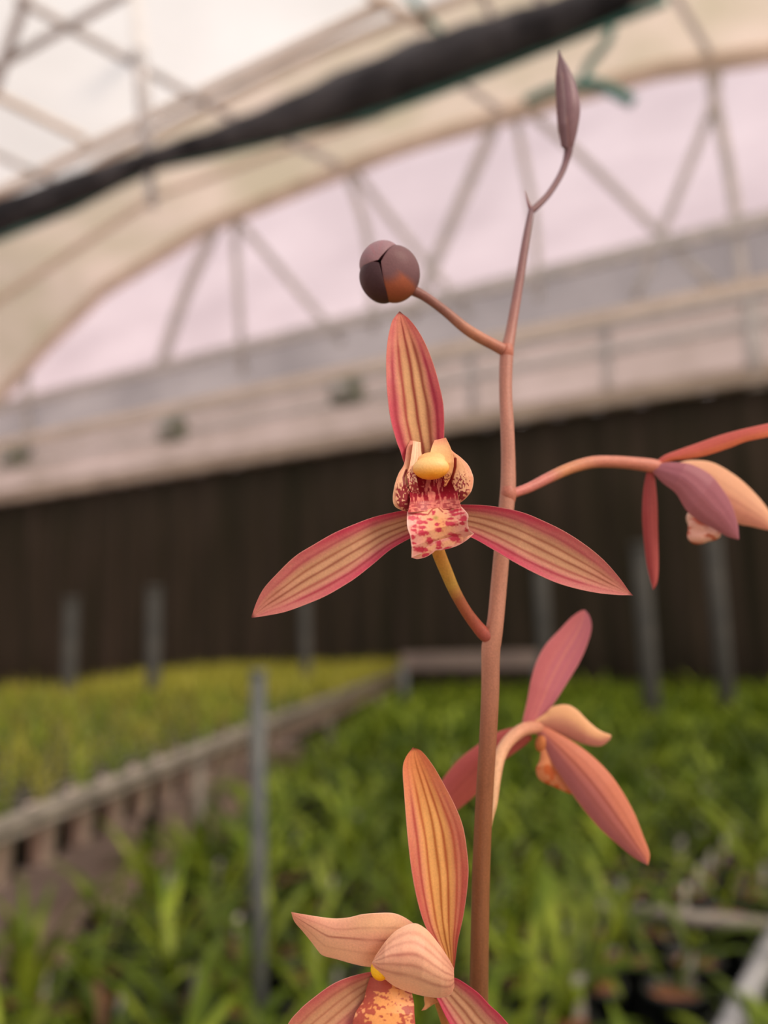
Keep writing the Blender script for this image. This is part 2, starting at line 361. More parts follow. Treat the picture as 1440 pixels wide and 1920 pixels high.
# near bench: pots stand on it
NZ = 0.50
def nb(s, r, z):                       # s along, r to the right of its left edge
    p = np.array([-1.03, 0.0, 0]) + BD * s - BL * r; return np.array([p[0], p[1], z])
t = empty('plant_bench', nb(3, 2, 0)); tag(t, 'low wide bench crowded with green potted orchids', 'bench')
NL, NW = 8.0, 4.6
SR = [k for k in np.arange(2, NL, .02) if np.dot(nb(k, NW, 0) - WA, WN) > .32][-1]      # the right side stops short of the skewed end wall
q4 = [(0, 0), (0, NW), (SR, NW), (NL, 0)]
top = [nb(a, b, NZ - .008) for a, b in q4]; bot = [nb(a, b, NZ - .032) for a, b in q4]
obj('tray', top + bot, [(0, 3, 2, 1), (4, 5, 6, 7), (0, 1, 5, 4), (1, 2, 6, 5), (2, 3, 7, 6), (3, 0, 4, 7)], M_POST, t, smooth=False)
for nm, (a, b) in (('side_rail', (q4[0], q4[3])), ('side_rail', (q4[1], q4[2])), ('end_rail', (q4[0], q4[1])), ('end_rail', (q4[3], q4[2]))):
    MB().tube([nb(*a, NZ), nb(*b, NZ)], .02, 8).build(nm, M_RAIL, t, smooth=True)
for a, b in ((.2, .1), (3, .1), (5.5, .1), (7.8, .1), (.2, NW - .1), (2.5, NW - .1), (SR - .2, NW - .1)): MB().tube([nb(a, b, 0), nb(a, b, NZ - .03)], .025, 8).build('leg', M_POST, t, smooth=True)
MB().tube([onz(1105, 1698, .66), onz(1290, 1722, .66), onz(1480, 1742, .66)], .016, 10).build('divider_rail', M_RAIL, t, smooth=True)
a, b = onz(1330, 2010, .72), onz(1475, 1715, .70)
MB().tube([a, b], .017, 10).tube([a, [a[0], a[1], NZ]], .012, 8).tube([b, [b[0], b[1], NZ]], .012, 8).build('hoop_rail', M_POST2, t, smooth=True)
# far bench end strip
a = onz(755, 1240, 1.02); b = onz(1010, 1236, 1.02)
t = empty('shelf_board', (a[0] / 2 + b[0] / 2, a[1] / 2 + b[1] / 2, NZ)); tag(t, 'dull mauve board on short legs at the far bench behind the flower stem', 'shelf')
dv = (b - a) / 2; MB().box((a + b) / 2, dv, np.array([-dv[1], dv[0], 0]) / np.linalg.norm(dv) * .03, (0, 0, .07)).build('board', M_DULLB, t)
for q in (a, b): MB().tube([[q[0], q[1], NZ - .008], [q[0], q[1], .99]], .04, 8).build('leg', M_POST, t, smooth=True)

# posts
p0 = onz(485, 1920, .62); p0 = at(490, 1760, 1.3)
def post(name, x, ytop, d, r, z0, label, group=None, mat=None):
    q = at(x, ytop, d); t = empty(name, (q[0], q[1], z0)); tag(t, label, 'post', group)
    V, Fc = tube_geo([[q[0], q[1], z0], [q[0], q[1], q[2]]], r, 14); obj('pole', V, Fc, mat or M_POST, t)
    MB().tube([[q[0], q[1], q[2]], [q[0], q[1], q[2] + r * .8]], r * 1.15, 14).build('cap', mat or M_POST, t, smooth=True)
post('support_post', 484, 1268, 1.32, .0125, NZ - .01, 'slim grey steel post standing in front of the left bench end')
for x, y, d, r, lb in ((135, 1130, 5.2, .045, 'far pole nearest the left edge before the dark curtain'), (290, 1110, 5.0, .045, 'far pole behind the left bench seedlings, second from the left'),
                       (572, 1120, 6.2, .04, 'faint far pole below the left petal tip'), (1013, 1060, 5.6, .05, 'far pole just right of the main flower stem'),
                       (1200, 1030, 5.2, .055, 'far pole below the right petal tip'), (1335, 1000, 5.4, .055, 'far pole below the lip of the right flower')):
    post('support_post', x, y, d, r, 0.0, lb, None, M_DIM)

# ------------------------------------------------------------------ potted plants
def leaf_geo(L, W, lean, curl, seg=8, fold=0.3, across=2):
    """strap leaf in the XZ plane from the origin, leaning along +x"""
    V = []; x = z = 0.0; a = lean
    for i in range(seg + 1):
        t = i / seg; w = W * (0.35 + 0.65 * min(1, t * 3)) * (1 - max(0, (t - .55) / .45) ** 2 * .96) / 2
        nx, nz = -math.cos(a), math.sin(a)
        if across == 2: V += [(x + nx * w * fold * -1, -w, z + nz * w * fold), (x, 0, z), (x + nx * w * fold * -1, w, z + nz * w * fold)]
        else: V += [(x, -w, z), (x, w, z)]
        a += curl / seg; x += math.sin(a) * L / seg; z += math.cos(a) * L / seg
    m = across + 1
    Fc = [(i * m + k, i * m + k + 1, (i + 1) * m + k + 1, (i + 1) * m + k) for i in range(seg) for k in range(across)]
    return np.array(V), Fc
def rotz(V, a):
    c, s = math.cos(a), math.sin(a); V = np.array(V); return np.stack([V[:, 0] * c - V[:, 1] * s, V[:, 0] * s + V[:, 1] * c, V[:, 2]], 1)
def pot_geo(rt, rb, h, n=12, th=.003):
    prof_ = [(0, 0), (rb, 0), (rt, h - .012), (rt + .004, h - .012), (rt + .004, h), (rt - th, h), (rt - th - .002, h - .02)]
    V = []; Fc = []
    for r, z in prof_:
        for k in range(n): V.append((r * math.cos(2 * math.pi * k / n), r * math.sin(2 * math.pi * k / n), z))
    for i in range(len(prof_) - 1):
        for k in range(n): Fc.append((i * n + k, i * n + (k + 1) % n, (i + 1) * n + (k + 1) % n, (i + 1) * n + k))
    return np.array(V), Fc
def bark_geo(r, z, n=10):
    R = random.Random(3); V = [(0, 0, z + .006)]; Fc = []
    for j, q in enumerate((.35, .7, 1.0)):
        for k in range(n):
            a = 2 * math.pi * k / n; V.append((r * q * math.cos(a), r * q * math.sin(a), z + (R.uniform(-.005, .008) if q < 1 else 0)))
    for k in range(n):
        Fc.append((0, 1 + k, 1 + (k + 1) % n))
        for j in range(2): a = 1 + j * n; Fc.append((a + k, a + n + k, a + n + (k + 1) % n, a + (k + 1) % n))
    return np.array(V), Fc
def mesh(name, V, Fc, mat, smooth=True):
    me = bpy.data.meshes.new(name); me.from_pydata(np.asarray(V).tolist(), [], Fc)
    if smooth: me.polygons.foreach_set('use_smooth', [True] * len(me.polygons))
    me.materials.append(mat); return me
def foliage_geo(seed, n, L, W, seg=6, across=2, lean=(.1, .5), curl=(.7, 1.7)):
    R = random.Random(seed); AV = []; AF = []; k0 = 0
    for i in range(n):
        V, Fc = leaf_geo(L * R.uniform(.6, 1.15), W * R.uniform(.75, 1.15), R.uniform(*lean), R.uniform(*curl), seg, .3, across)
        V = rotz(V, i * 2.4 + R.uniform(-.5, .5)) + np.array([R.uniform(-.015, .015), R.uniform(-.015, .015), 0])
        AV.append(V); AF += [tuple(j + k0 for j in f) for f in Fc]; k0 += len(V)
    return np.concatenate(AV), AF
PH = .13
ME_POT = mesh('pot', *pot_geo(.052, .038, PH), M_BPOT); ME_BARK = mesh('bark', *bark_geo(.048, PH - .014), M_BARK)
ME_LEAF = [mesh('leaf', *leaf_geo(.24 * k, .020, ln, cu), mt) for k, ln, cu, mt in
           ((1, .15, 1.2, M_LEAF), (.85, .35, 1.6, M_LEAF), (1.1, .1, .9, M_LEAF2), (.7, .5, 1.4, M_LEAF2), (1.05, .3, 1.9, M_LEAF), (.6, .6, 1.2, M_LEAFD), (.9, .2, 1.5, M_LEAF2))]
ME_FOL = [mesh('foliage', *foliage_geo(s, 10, .24, .021), (M_LEAF, M_LEAF2, M_LEAF)[s % 3]) for s in range(9)]
ME_TAG = mesh('label_tag', np.array([(x, y, z) for x in (-.009, .009) for y in (-.0006, .0006) for z in (0, .085)]), [(0, 1, 3, 2), (4, 6, 7, 5), (0, 4, 5, 1), (2, 3, 7, 6), (0, 2, 6, 4), (1, 5, 7, 3)], M_TAGM, False)
def link(name, me, parent, loc=(0, 0, 0), rz=0.0, sc=1.0, tilt=0.0):
    o = bpy.data.objects.new(name, me); COL.objects.link(o); o.parent = parent; o.location = loc; o.rotation_euler = (tilt, 0, rz); o.scale = (sc,) * 3; return o
def proj(p):
    v = p - CAM; d = np.dot(v, _fw)
    return (720 + F * np.dot(v, RT) / max(d, 1e-3), 960 - F * np.dot(v, UP) / max(d, 1e-3), d)
SP = .135; spots = []
for i in range(int(NL / SP)):
    for j in range(int(NW / SP)):
        s = .1 + i * SP + rng.uniform(-.012, .012); r = .085 + j * SP + rng.uniform(-.012, .012) + (.06 if i % 2 else 0)
        if r > NW - .08 or s > NL - .08: continue
        p = nb(s, r, NZ - .005); x, y, d = proj(p + np.array([0, 0, .2]))
        if rng.random() < .14: continue
        if math.hypot(p[0] - .035, p[1] - .19) < .13: continue
        wd = np.dot(p - WA, WN)
        if wd < .45: continue
        vis = d > .5 and -90 < x < 1530 and 1150 < y < 2060
        spots.append((not vis, d if vis else 99, p))
spots.sort(key=lambda q: (q[0], q[1]))
posts_xy = [at(484, 1268, 1.32)[:2]]
spots = [q for q in spots if all(np.hypot(*(q[2][:2] - pp)) > .06 for pp in posts_xy)]
stuffV = []; stuffF = []; potV = []; potF = []; kf = kp = 0
fol_far = [foliage_geo(50 + s, 8, .24, .022, 4, 1) for s in range(6)]; pot_far = pot_geo(.052, .038, PH, 7)
for i, (hid, d, p) in enumerate(spots):
    grow = 1 + max(0, min(.35, (math.hypot(p[0], p[1]) - 3) * .07))
    if i < 300 and not hid:
        t = empty('potted_orchid', p)
        near = i < 85
        tag(t, 'young green strap-leaved orchid in a black pot near the front of the low bench' if near else 'small green orchid in a black pot in the middle rows of the low bench', 'potted plant',
            'green orchids in the front rows of the low bench' if near else 'green orchids in the middle rows of the low bench')
        link('pot', ME_POT, t)
        if near:
            link('bark', ME_BARK, t)
            px_, py_, _ = proj(p)
            for k in range(3 if (px_ > 1180 and py_ > 1690) else rng.choice((6, 8, 9))):
                link('leaf', ME_LEAF[rng.choice((0, 1, 2, 3, 4, 6, 0, 2, 1, 5 if rng.random() < .35 else 4))], t, (rng.uniform(-.015, .015), rng.uniform(-.015, .015), PH - .015), k * 2.4 + rng.uniform(-.4, .4), rng.uniform(.75, 1.15))
        else:
            link('bark', ME_BARK, t)
            link('foliage', ME_FOL[rng.randrange(9)], t, (0, 0, PH - .015), rng.uniform(0, 6), grow * rng.uniform(.85, 1.15))
        if rng.random() < .5: link('label_tag', ME_TAG, t, (.028, .01, PH - .03), rng.uniform(0, 3), 1, .15)
    else:
        V, Fc = fol_far[rng.randrange(6)]; V = rotz(V, rng.uniform(0, 6)) * grow * rng.uniform(.85, 1.2) + p + np.array([0, 0, PH - .015])
        stuffV.append(V); stuffF += [tuple(q + kf for q in f) for f in Fc]; kf += len(V)
        V, Fc = pot_far; V = V + p; potV.append(V); potF += [tuple(q + kp for q in f) for f in Fc]; kp += len(V)
t = empty('orchid_mass', nb(6, 2, NZ)); tag(t, 'mass of green potted orchids filling the far end of the low bench', 'plants', kind='stuff')
o = obj('foliage', np.concatenate(stuffV), stuffF, M_LEAF, t); o['kind'] = 'stuff'
o.data.materials.append(M_LEAF2); o.data.polygons.foreach_set('material_index', [(i // 32 * 7919) % 5 // 3 for i in range(len(o.data.polygons))])
o = obj('pots', np.concatenate(potV), potF, M_BPOT, t); o['kind'] = 'stuff'

# seedlings on the left bench, pots hanging in the wire grid
_v, _f = pot_geo(.038, .028, .175, 10)
ME_SP = [mesh('pot', *pot_geo(.034, .026, .13, 12), M_PPOT), mesh('pot', _v - np.array([0, 0, .045]), _f, M_BPOT)]  # second pot is black and deep to stand for shade behind the front row
ME_SB = mesh('bark', *bark_geo(.033, .118), M_BARK)
ME_SF = [mesh('foliage', *foliage_geo(100 + s, 9, .125, .0075, 5, 1, (.0, .35), (.3, 1.2)), (M_LEAF3, M_LEAF2, M_LEAF3)[s % 3]) for s in range(8)]
sp = []
for i in range(int((LEN + 1.1) / .1)):
    for j in range(int((WID - .1) / .115)):
        s = -1.1 + i * (.1 if j else .17); l = .062 + j * .115
        if s > LEN - .08: continue
        p = bl(s, l, .757); x, y, d = proj(p + np.array([0, 0, .16]))
        sp.append((not (d > .5 and -70 < x < 900 and y > 1150), d if x > -70 else 99, p, j))
sp.sort(key=lambda q: (q[0], q[1])); paleV = []; paleF = []; kq = 0; stuffV = []; stuffF = []; potV = []; potF = []; kf = kp = 0
far = [foliage_geo(200 + s, 8, .15, .010, 3, 1, (.0, .35), (.3, 1.2)) for s in range(6)]; pf = pot_geo(.036, .024, .13, 6)
for i, (hid, d, p, j) in enumerate(sp):
    if i < 300 and not hid:
        t = empty('potted_seedling', p)
        front = j == 0
        tag(t, 'seedling in a pale pink pot hanging in the left bench grid along its front rail' if front else 'yellow-green seedling in the inner rows of the left bench, pot blackened to stand for shade', 'seedling',
            'seedlings in pale pots along the front rail' if front else 'seedlings in the inner rows of the left bench')
        link('pot', ME_SP[0 if front else 1], t); link('bark', ME_SB, t)
        link('foliage', ME_SF[rng.randrange(8)], t, (0, 0, .118), rng.uniform(0, 6), rng.uniform(.8, 1.2))
    else:
        V, Fc = far[rng.randrange(6)]; V = rotz(V, rng.uniform(0, 6)) * rng.uniform(.8, 1.35) + p + np.array([0, 0, .118])
        stuffV.append(V); stuffF += [tuple(q + kf for q in f) for f in Fc]; kf += len(V)
        V, Fc = pf; V = V + p
        if j == 0: paleV.append(V); paleF += [tuple(q + kq for q in f) for f in Fc]; kq += len(V); continue
        potV.append(V); potF += [tuple(q + kp for q in f) for f in Fc]; kp += len(V)
t = empty('seedling_mass', bl(5, 1, .8)); tag(t, 'mass of yellow-green seedlings covering the far part of the left bench', 'seedlings', kind='stuff')
o = obj('foliage', np.concatenate(stuffV), stuffF, M_LEAF3, t); o['kind'] = 'stuff'
o = obj('pots', np.concatenate(potV), potF, M_BPOT, t); o['kind'] = 'stuff'  # black again, for the shade among the inner rows
o = obj('pale_pots', np.concatenate(paleV), paleF, M_PPOT, t); o['kind'] = 'stuff'

# ------------------------------------------------------------------ the orchid in front
def hnoise(x, y, s=0):
    """smooth value noise, numpy"""
    xi = np.floor(x).astype(int); yi = np.floor(y).astype(int); fx = x - xi; fy = y - yi
    fx = fx * fx * (3 - 2 * fx); fy = fy * fy * (3 - 2 * fy)
    def h(a, b): v = np.sin(a * 127.1 + b * 311.7 + s * 74.7) * 43758.5453; return v - np.floor(v)
    return (h(xi, yi) * (1 - fx) + h(xi + 1, yi) * fx) * (1 - fy) + (h(xi, yi + 1) * (1 - fx) + h(xi + 1, yi + 1) * fx) * fy
def sst(a, b, x):
    t = np.clip((x - a) / (b - a), 0, 1); return t * t * (3 - 2 * t)
def mix(a, b, w): return a + (b - a) * w[:, None]
def C(r, g_, b): return lin((r, g_, b))[None, :]

def patch(name, L, R, depth, cfn, parent, cup=0.0, tilt=0.0, th=0.0007, nu=36, nv=90, ridge=0.0, mat=None, label=None, wave=0.0, end=False):
    """A petal grown between two edge lines (base -> tip). depth: list of metres along it; cup: edge lift as a share of half width (+ = edges towards the viewer);
    tilt: right edge towards viewer. Closed solid with thickness."""
    A = spline(L, nv); B = spline(R, nv); tt = np.linspace(0, 1, nv); uu = np.linspace(-1, 1, nu)
    D = np.interp(tt, np.linspace(0, 1, len(depth)), depth)
    px = A[:, None, :] + (B - A)[:, None, :] * ((uu + 1) / 2)[None, :, None]
    hw = np.linalg.norm(B - A, axis=1) / 2
    tl = np.interp(tt, np.linspace(0, 1, len(tilt)), tilt) if not np.isscalar(tilt) else np.full(nv, tilt)
    U, T = np.meshgrid(uu, tt)
    m_per = D[:, None] / F
    off = -(cup * U ** 2 * hw[:, None] * m_per) - tl[:, None] * U * hw[:, None] * m_per
    off += -ridge * hw[:, None] * m_per * np.cos(U * math.pi * 3.2) * (1 - U ** 2) * np.minimum(1, (1 - T) * 4)
    off += wave * hw[:, None] * m_per * np.sin(T * 9 + 1.0) * U ** 2
    d = D[:, None] + off
    edge = np.sqrt(np.clip(1 - np.abs(U) ** 3, 0, 1)) * np.minimum(1, hw[:, None] / 12)
    def to3(dd):
        xs_ = px[..., 0]; ys_ = px[..., 1]
        return CAM + dd[..., None] * (((xs_ - 720) / F)[..., None] * RT - ((ys_ - 960) / F)[..., None] * UP + _fw)
    V = np.concatenate([to3(d).reshape(-1, 3), to3(d + th * (0.12 + 0.88 * edge)).reshape(-1, 3)])
    n = nu * nv; Fc = []
    for i in range(nv - 1):
        for k in range(nu - 1):
            a = i * nu + k; Fc.append((a, a + 1, a + nu + 1, a + nu)); Fc.append((n + a, n + a + nu, n + a + nu + 1, n + a + 1))
        a = i * nu; Fc.append((a, a + nu, n + a + nu, n + a)); a = i * nu + nu - 1; Fc.append((a, n + a, n + a + nu, a + nu))
    for k in range(nu - 1):
        Fc.append((k, n + k, n + k + 1, k + 1)); a = (nv - 1) * nu + k; Fc.append((a, a + 1, n + a + 1, n + a))
    col = cfn(U.ravel(), T.ravel(), px[..., 0].ravel(), px[..., 1].ravel()); col = np.concatenate([col, col])
    o = obj(name, V, Fc, mat or M_PETAL, parent, colors=np.clip(col, 0, 1))
    if label: o['label'] = label
    return o
def ptube(name, pts, parent, cfn, n=20, m=70, mat=None, label=None, extra=None):
    """stem piece: rows (x, y, depth, half width in px)"""
    S = spline([list(p) for p in pts], m)
    P = [at(s[0], s[1], s[2]) for s in S]; r = [max(s[3], .3) * s[2] / F for s in S]
    if extra: P += [np.array(e[:3]) for e in extra]; r += [e[3] for e in extra]
    V, Fc = tube_geo(P, r, n); mm = len(P)
    T = np.repeat(np.linspace(0, 1, mm), n); K = np.tile(np.arange(n) / n * 2 * math.pi, mm)
    o = obj(name, V, Fc, mat or M_STEM, parent, colors=np.clip(cfn(K, T), 0, 1))
    if label: o['label'] = label
    return o
def blob(name, x, y, d, rx, ry, rd, parent, cfn, label=None, rot=0.0, mat=None, shape=None, nu=32, nv=24):
    """rounded body: radii in px (rd too), rot in degrees in the picture"""
    V = []; U_ = []; Vv = []; a = math.radians(rot); k = d / F
    for i in range(nv + 1):
        ph = math.pi * i / nv
        for j in range(nu):
            th = 2 * math.pi * j / nu; X = math.sin(ph) * math.cos(th); Z = math.sin(ph) * math.sin(th); Y = math.cos(ph)
            s = shape(X, Y, Z) if shape else 1.0
            xx, yy = X * rx * s, Y * ry * s
            V.append(at(x, y, d) + k * ((xx * math.cos(a) - yy * math.sin(a)) * RT + (xx * math.sin(a) + yy * math.cos(a)) * UP) - _fw * Z * rd * s * k)
            U_.append(X); Vv.append(Y)
    Fc = [(i * nu + j, i * nu + (j + 1) % nu, (i + 1) * nu + (j + 1) % nu, (i + 1) * nu + j) for i in range(nv) for j in range(nu)]
    o = obj(name, V, Fc, mat or M_WAX, parent, colors=np.clip(cfn(np.array(U_), np.array(Vv)), 0, 1))
    if label: o['label'] = label
    return o

# ---- pigments
def sepal_cols(tan, pink, mag, vein, tip, edge, pos, seed=0, vw=.055, up=0.0, lit_rim=(232, 180, 165), asym=0.0):
    def fn(u, t, x, y):
        wob = (hnoise(t * 7, u * 2, seed) - .5) * .05
        v = u + wob; n1 = hnoise(u * 9, t * 26, seed + 3)
        c = mix(C(*tan), C(*pink), sst(.30, .72, np.abs(u - asym)) * (.85 + .3 * (n1 - .5)))
        c = mix(c, C(*mag), sst(.55, .95, np.abs(u - asym)) * (1 - sst(.35, .8, t)) * .85)
        c = mix(c, C(*tip), sst(.62, .97, t) * .8)
        for q, (p, s, cc) in enumerate(pos):
            gate = sst(0, .03, t) * (1 - sst(.62 + .25 * (1 - abs(p)), .80 + .2 * (1 - abs(p)), t))
            ww = vw * (1 + .5 * (hnoise(t * 12, t * 0 + q, seed + 9) - .5))
            c = mix(c, C(*cc), np.exp(-((v - p * (1 - .12 * t)) / ww) ** 2) * s * (.25 + .75 * gate))
        c = mix(c, C(*lit_rim), sst(.955, .995, np.abs(u)) * .55 * (1 - sst(.9, 1, t)))  # light caught on the thin edge, painted into the pigment
        c = mix(c, C(*edge), sst(.965, 1.0, t))
        c = c * (0.97 + .06 * hnoise(x / 1.6, y / 1.6, seed + 5))[:, None]
        return c
    return fn
VR = (150, 52, 46); VC = (168, 34, 66); VB = (158, 84, 62)
main_dorsal = sepal_cols((238, 194, 142), (224, 126, 128), (214, 72, 106), VR, (216, 122, 112), (96, 40, 44),
                         [(-.80, .8, VC), (-.43, .9, (170, 52, 58)), (0.02, .95, VR), (.42, .85, VR), (.76, .9, (170, 40, 72))], 1, .082)
main_side = sepal_cols((214, 168, 132), (208, 118, 122), (206, 56, 96), VR, (206, 128, 122), (110, 50, 52),
                       [(-.66, .6, (176, 62, 84)), (-.28, .75, VB), (.06, .8, (150, 76, 58)), (.40, .75, (160, 62, 62)), (.72, .8, VC)], 4, .06)
low_dorsal = sepal_cols((246, 192, 118), (234, 156, 128), (206, 98, 94), VR, (222, 132, 84), (120, 50, 40),
                        [(-.74, .8, (176, 58, 60)), (-.42, .8, (176, 76, 42)), (-.05, .85, (170, 84, 30)), (.27, .85, (172, 74, 40)), (.62, .7, (188, 66, 56)), (.84, .5, (180, 60, 60))], 7, .06)
low_side = sepal_cols((206, 156, 120), (202, 128, 110), (196, 96, 100), VR, (196, 110, 100), (120, 60, 50),
                      [(-.6, .5, (160, 72, 70)), (-.2, .6, VB), (.2, .6, VB), (.6, .5, (160, 72, 70))], 9)
def cream_petal(seed, pos, base=(238, 190, 150), side=(242, 182, 160), vein=(186, 104, 92), tipc=(222, 140, 122), vw=.05):
    def fn(u, t, x, y):
        wob = (hnoise(t * 5, u * 2, seed) - .5) * .08
        c = mix(C(*base), C(*side), sst(.2, .95, hnoise(u * 1.6 + 3, t * 3, seed)) * .8)
        c = mix(c, C(*tipc), sst(.7, 1, t) * .6)
        for p, s in pos: c = mix(c, C(*vein), np.exp(-((u + wob - p) / vw) ** 2) * s * (.4 + .6 * hnoise(t * 8, t * 0 + p * 7, seed)))
        c = mix(c, C(250, 214, 190), sst(.93, .99, np.abs(u)) * .5)  # pale lit edge painted in
        return c * (0.98 + .04 * hnoise(x / 1.5, y / 1.5, seed))[:, None]
    return fn
def back_cols(a, b, vein, seed=0, midp=0.0, lit_rim=(228, 170, 150), ms=.8):
    def fn(u, t, x, y):
        c = mix(C(*a), C(*b), sst(-.6, .6, u + .5 * (hnoise(u * 2, t * 4, seed) - .5)))
        for p, s in ((midp, ms), (midp - .42, ms * .4), (midp + .42, ms * .4)): c = mix(c, C(*vein), np.exp(-((u - p) / .07) ** 2) * s * sst(.0, .15, t))
        c = mix(c, C(*lit_rim), sst(.9, 1, np.abs(u)) * .6)  # edge brightened in the pigment as if lit
        return c
    return fn
def stem_col(stops, seed=0, dark=.10):
    ts = np.array([s[0] for s in stops]); cs = np.array([lin(s[1]) for s in stops])
    def fn(k, t):
        c = np.stack([np.interp(t, ts, cs[:, i]) for i in range(3)], 1)
        return c * (1 - dark + 2 * dark * hnoise(k * 3.0, t * 40, seed))[:, None]
    return fn
flat = lambda r, g_, b, v=.05, s=0: (lambda u, t, *a: C(r, g_, b) * (1 - v + 2 * v * hnoise(u * 6, t * 6, s))[:, None])

POTC = np.array([0.035, 0.19, NZ - .005])
orchid = empty('flowering_orchid', POTC)
tag(orchid, 'tall orchid flower spike with pink striped blooms and mauve buds, in sharp focus in front', 'orchid')
# main stem: photographed part, then on down to its pot below the frame
q = at(897, 1990, .166)
ext = [(q[0] + (POTC[0] - q[0]) * s, q[1] + (POTC[1] - q[1]) * s, q[2] + (POTC[2] + PH - .02 - q[2]) * s, .0021 + .0008 * s) for s in (.1, .3, .5, .7, .85, 1)]
stem_pts = [(996, 394, .184, 6.0), (986, 450, .181, 7.2), (974, 525, .178, 8.4), (958, 620, .174, 10), (950, 665, .172, 12.6), (948, 730, .170, 12.2), (951, 800, .168, 12.8), (953, 870, .167, 13.5),
            (952, 925, .166, 14.6), (944, 1000, .165, 14.6), (936, 1090, .164, 15.2), (929, 1165, .163, 15.6), (923, 1200, .163, 17.6), (920, 1222, .163, 17.6), (919, 1300, .163, 16.8), (914, 1400, .163, 16.4), (908, 1500, .164, 16.4), (902, 1640, .164, 16.8), (899, 1800, .165, 17.3), (897, 1990, .166, 17.6)]
scol = stem_col([(0, (112, 88, 94)), (.08, (136, 98, 98)), (.18, (172, 122, 108)), (.35, (180, 130, 110)), (.5, (178, 126, 104)), (.58, (146, 96, 72)), (.7, (134, 88, 58)), (1, (116, 82, 54))], 2)
ptube('stem', stem_pts, orchid, scol, 24, 150, extra=ext)
for x, y, d, r in ((950, 660, .1715, 12.9), (953, 926, .1655, 15.1)):
    ptube('stem_node', [(x - 1, y - 14, d + .0004, r * .8), (x, y, d + .0003, r), (x, y + 16, d + .0004, r * .85)], orchid, stem_col([(0, (176, 112, 96)), (1, (176, 112, 92))]), 18, 16)

# ---- buds
bud = empty('flower_bud', at(1062, 190, .19), orchid)
ptube('pedicel', [(996, 396, .184, 6.5), (1010, 384, .185, 6.0), (1030, 362, .187, 5.8), (1050, 330, .189, 6.0), (1061, 303, .190, 6.4), (1066, 278, .190, 8.5), (1066, 262, .190, 10)], bud, stem_col([(0, (122, 90, 94)), (1, (116, 90, 100))]), 16, 50)
bc = lambda u, v: mix(C(128, 104, 112), C(104, 82, 92), sst(-.5, .8, u)) * (.9 + .2 * hnoise(u * 9, v * 2))[:, None]
def spin(pts, name, parent, fn, label=None): return ptube(name, pts, parent, fn, 24, 60, label=label)
spin([(1066, 280, .190, 8), (1065, 268, .190, 12.5), (1065, 240, .190, 18.5), (1066, 205, .190, 21.5), (1063, 170, .190, 18.5), (1058, 140, .190, 12.8), (1051, 112, .190, 5.5), (1048, 95, .190, 1)], 'sepal', bud,
     stem_col([(0, (116, 88, 94)), (.5, (128, 102, 112)), (1, (104, 84, 92))], 4, .06), label='closed mauve bud tip')
patch('sepal', [(1052, 276), (1045, 230), (1042, 180), (1042, 140), (1048, 96)], [(1066, 280), (1064, 230), (1062, 180), (1056, 140), (1049, 97)], [.1885, .1872, .1874, .188, .190], back_cols((132, 106, 114), (120, 94, 104), (98, 74, 84), 3, .9), bud, -.5, .2, nu=16, nv=40)
ptube('bract', [(997, 396, .184, 5.5), (991, 383, .1838, 3.2), (986, 366, .1836, 1.4), (984, 356, .1836, .4)], bud, stem_col([(0, (134, 100, 106)), (1, (160, 128, 134))]), 12, 16)

bud = empty('flower_bud', at(733, 515, .166), orchid)
ptube('pedicel', [(944, 656, .1715, 11.5), (925, 646, .171, 10.5), (895, 630, .170, 10.6), (868, 612, .1695, 10), (835, 584, .169, 9), (800, 558, .168, 8.8), (776, 545, .1675, 10), (762, 538, .167, 13)], bud,
      stem_col([(0, (170, 112, 96)), (.3, (178, 124, 98)), (.6, (142, 100, 90)), (1, (132, 86, 82))], 5), 20, 60)
def bud_sepal(a0, a1, grow, cfn, push, nu=26, nv=30, label=None, c=(733, 514), R=54):
    """one folded sepal: a sector of the bud from its base (behind) over the side to the tip facing the viewer"""
    V = []; U_ = []; T_ = []; k = .166 / F; tipx, tipy = -21, -8
    for lay in (0, 1):
        for i in range(nv):
            t = i / (nv - 1); ph = math.pi * (1 - t)
            for j in range(nu):
                u = j / (nu - 1) * 2 - 1; th = math.radians(a0 + (a1 - a0) * (u + 1) / 2)
                r = R * math.sin(ph) ** .8 * (1 + grow * (1 - u * u) - .07 * abs(u) ** 5) - lay * 4
                
                xx = r * math.cos(th) + tipx * t ** 3 + push[0] * t; yy = r * math.sin(th) - tipy * t ** 3 + push[1] * t
                V.append(at(c[0], c[1], .166) + k * (xx * RT + yy * UP) - _fw * k * (R * .95 * math.cos(ph)))
                U_.append(u); T_.append(t)
    V = np.array(V); n = nu * nv; Fc = []
    for i in range(nv - 1):
        for j in range(nu - 1):
            a = i * nu + j; Fc += [(a, a + 1, a + nu + 1, a + nu), (n + a, n + a + nu, n + a + nu + 1, n + a + 1)]
        a = i * nu; Fc += [(a, a + nu, n + a + nu, n + a)]; a += nu - 1; Fc += [(a, n + a, n + a + nu, a + nu)]
    o = obj('sepal', V, Fc, M_PETAL, bud, colors=np.clip(cfn(np.array(U_), np.array(T_)), 0, 1))
    if label: o['label'] = label
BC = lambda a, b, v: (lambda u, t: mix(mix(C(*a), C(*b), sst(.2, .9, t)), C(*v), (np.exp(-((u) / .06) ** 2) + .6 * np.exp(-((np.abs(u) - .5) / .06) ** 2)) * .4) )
bud_sepal(-100, 80, .03, lambda u, t: mix(mix(C(190, 112, 84), C(132, 98, 104), np.maximum(sst(-.30, -.14, u), sst(.78, .9, t))), C(226, 178, 142), sst(.35, .0, t) * .6 * sst(-.6, 0, u)), (3, 0), label='sepal with warm light painted on its underside')  # orange light on the lower side and the lit edge are painted pigment
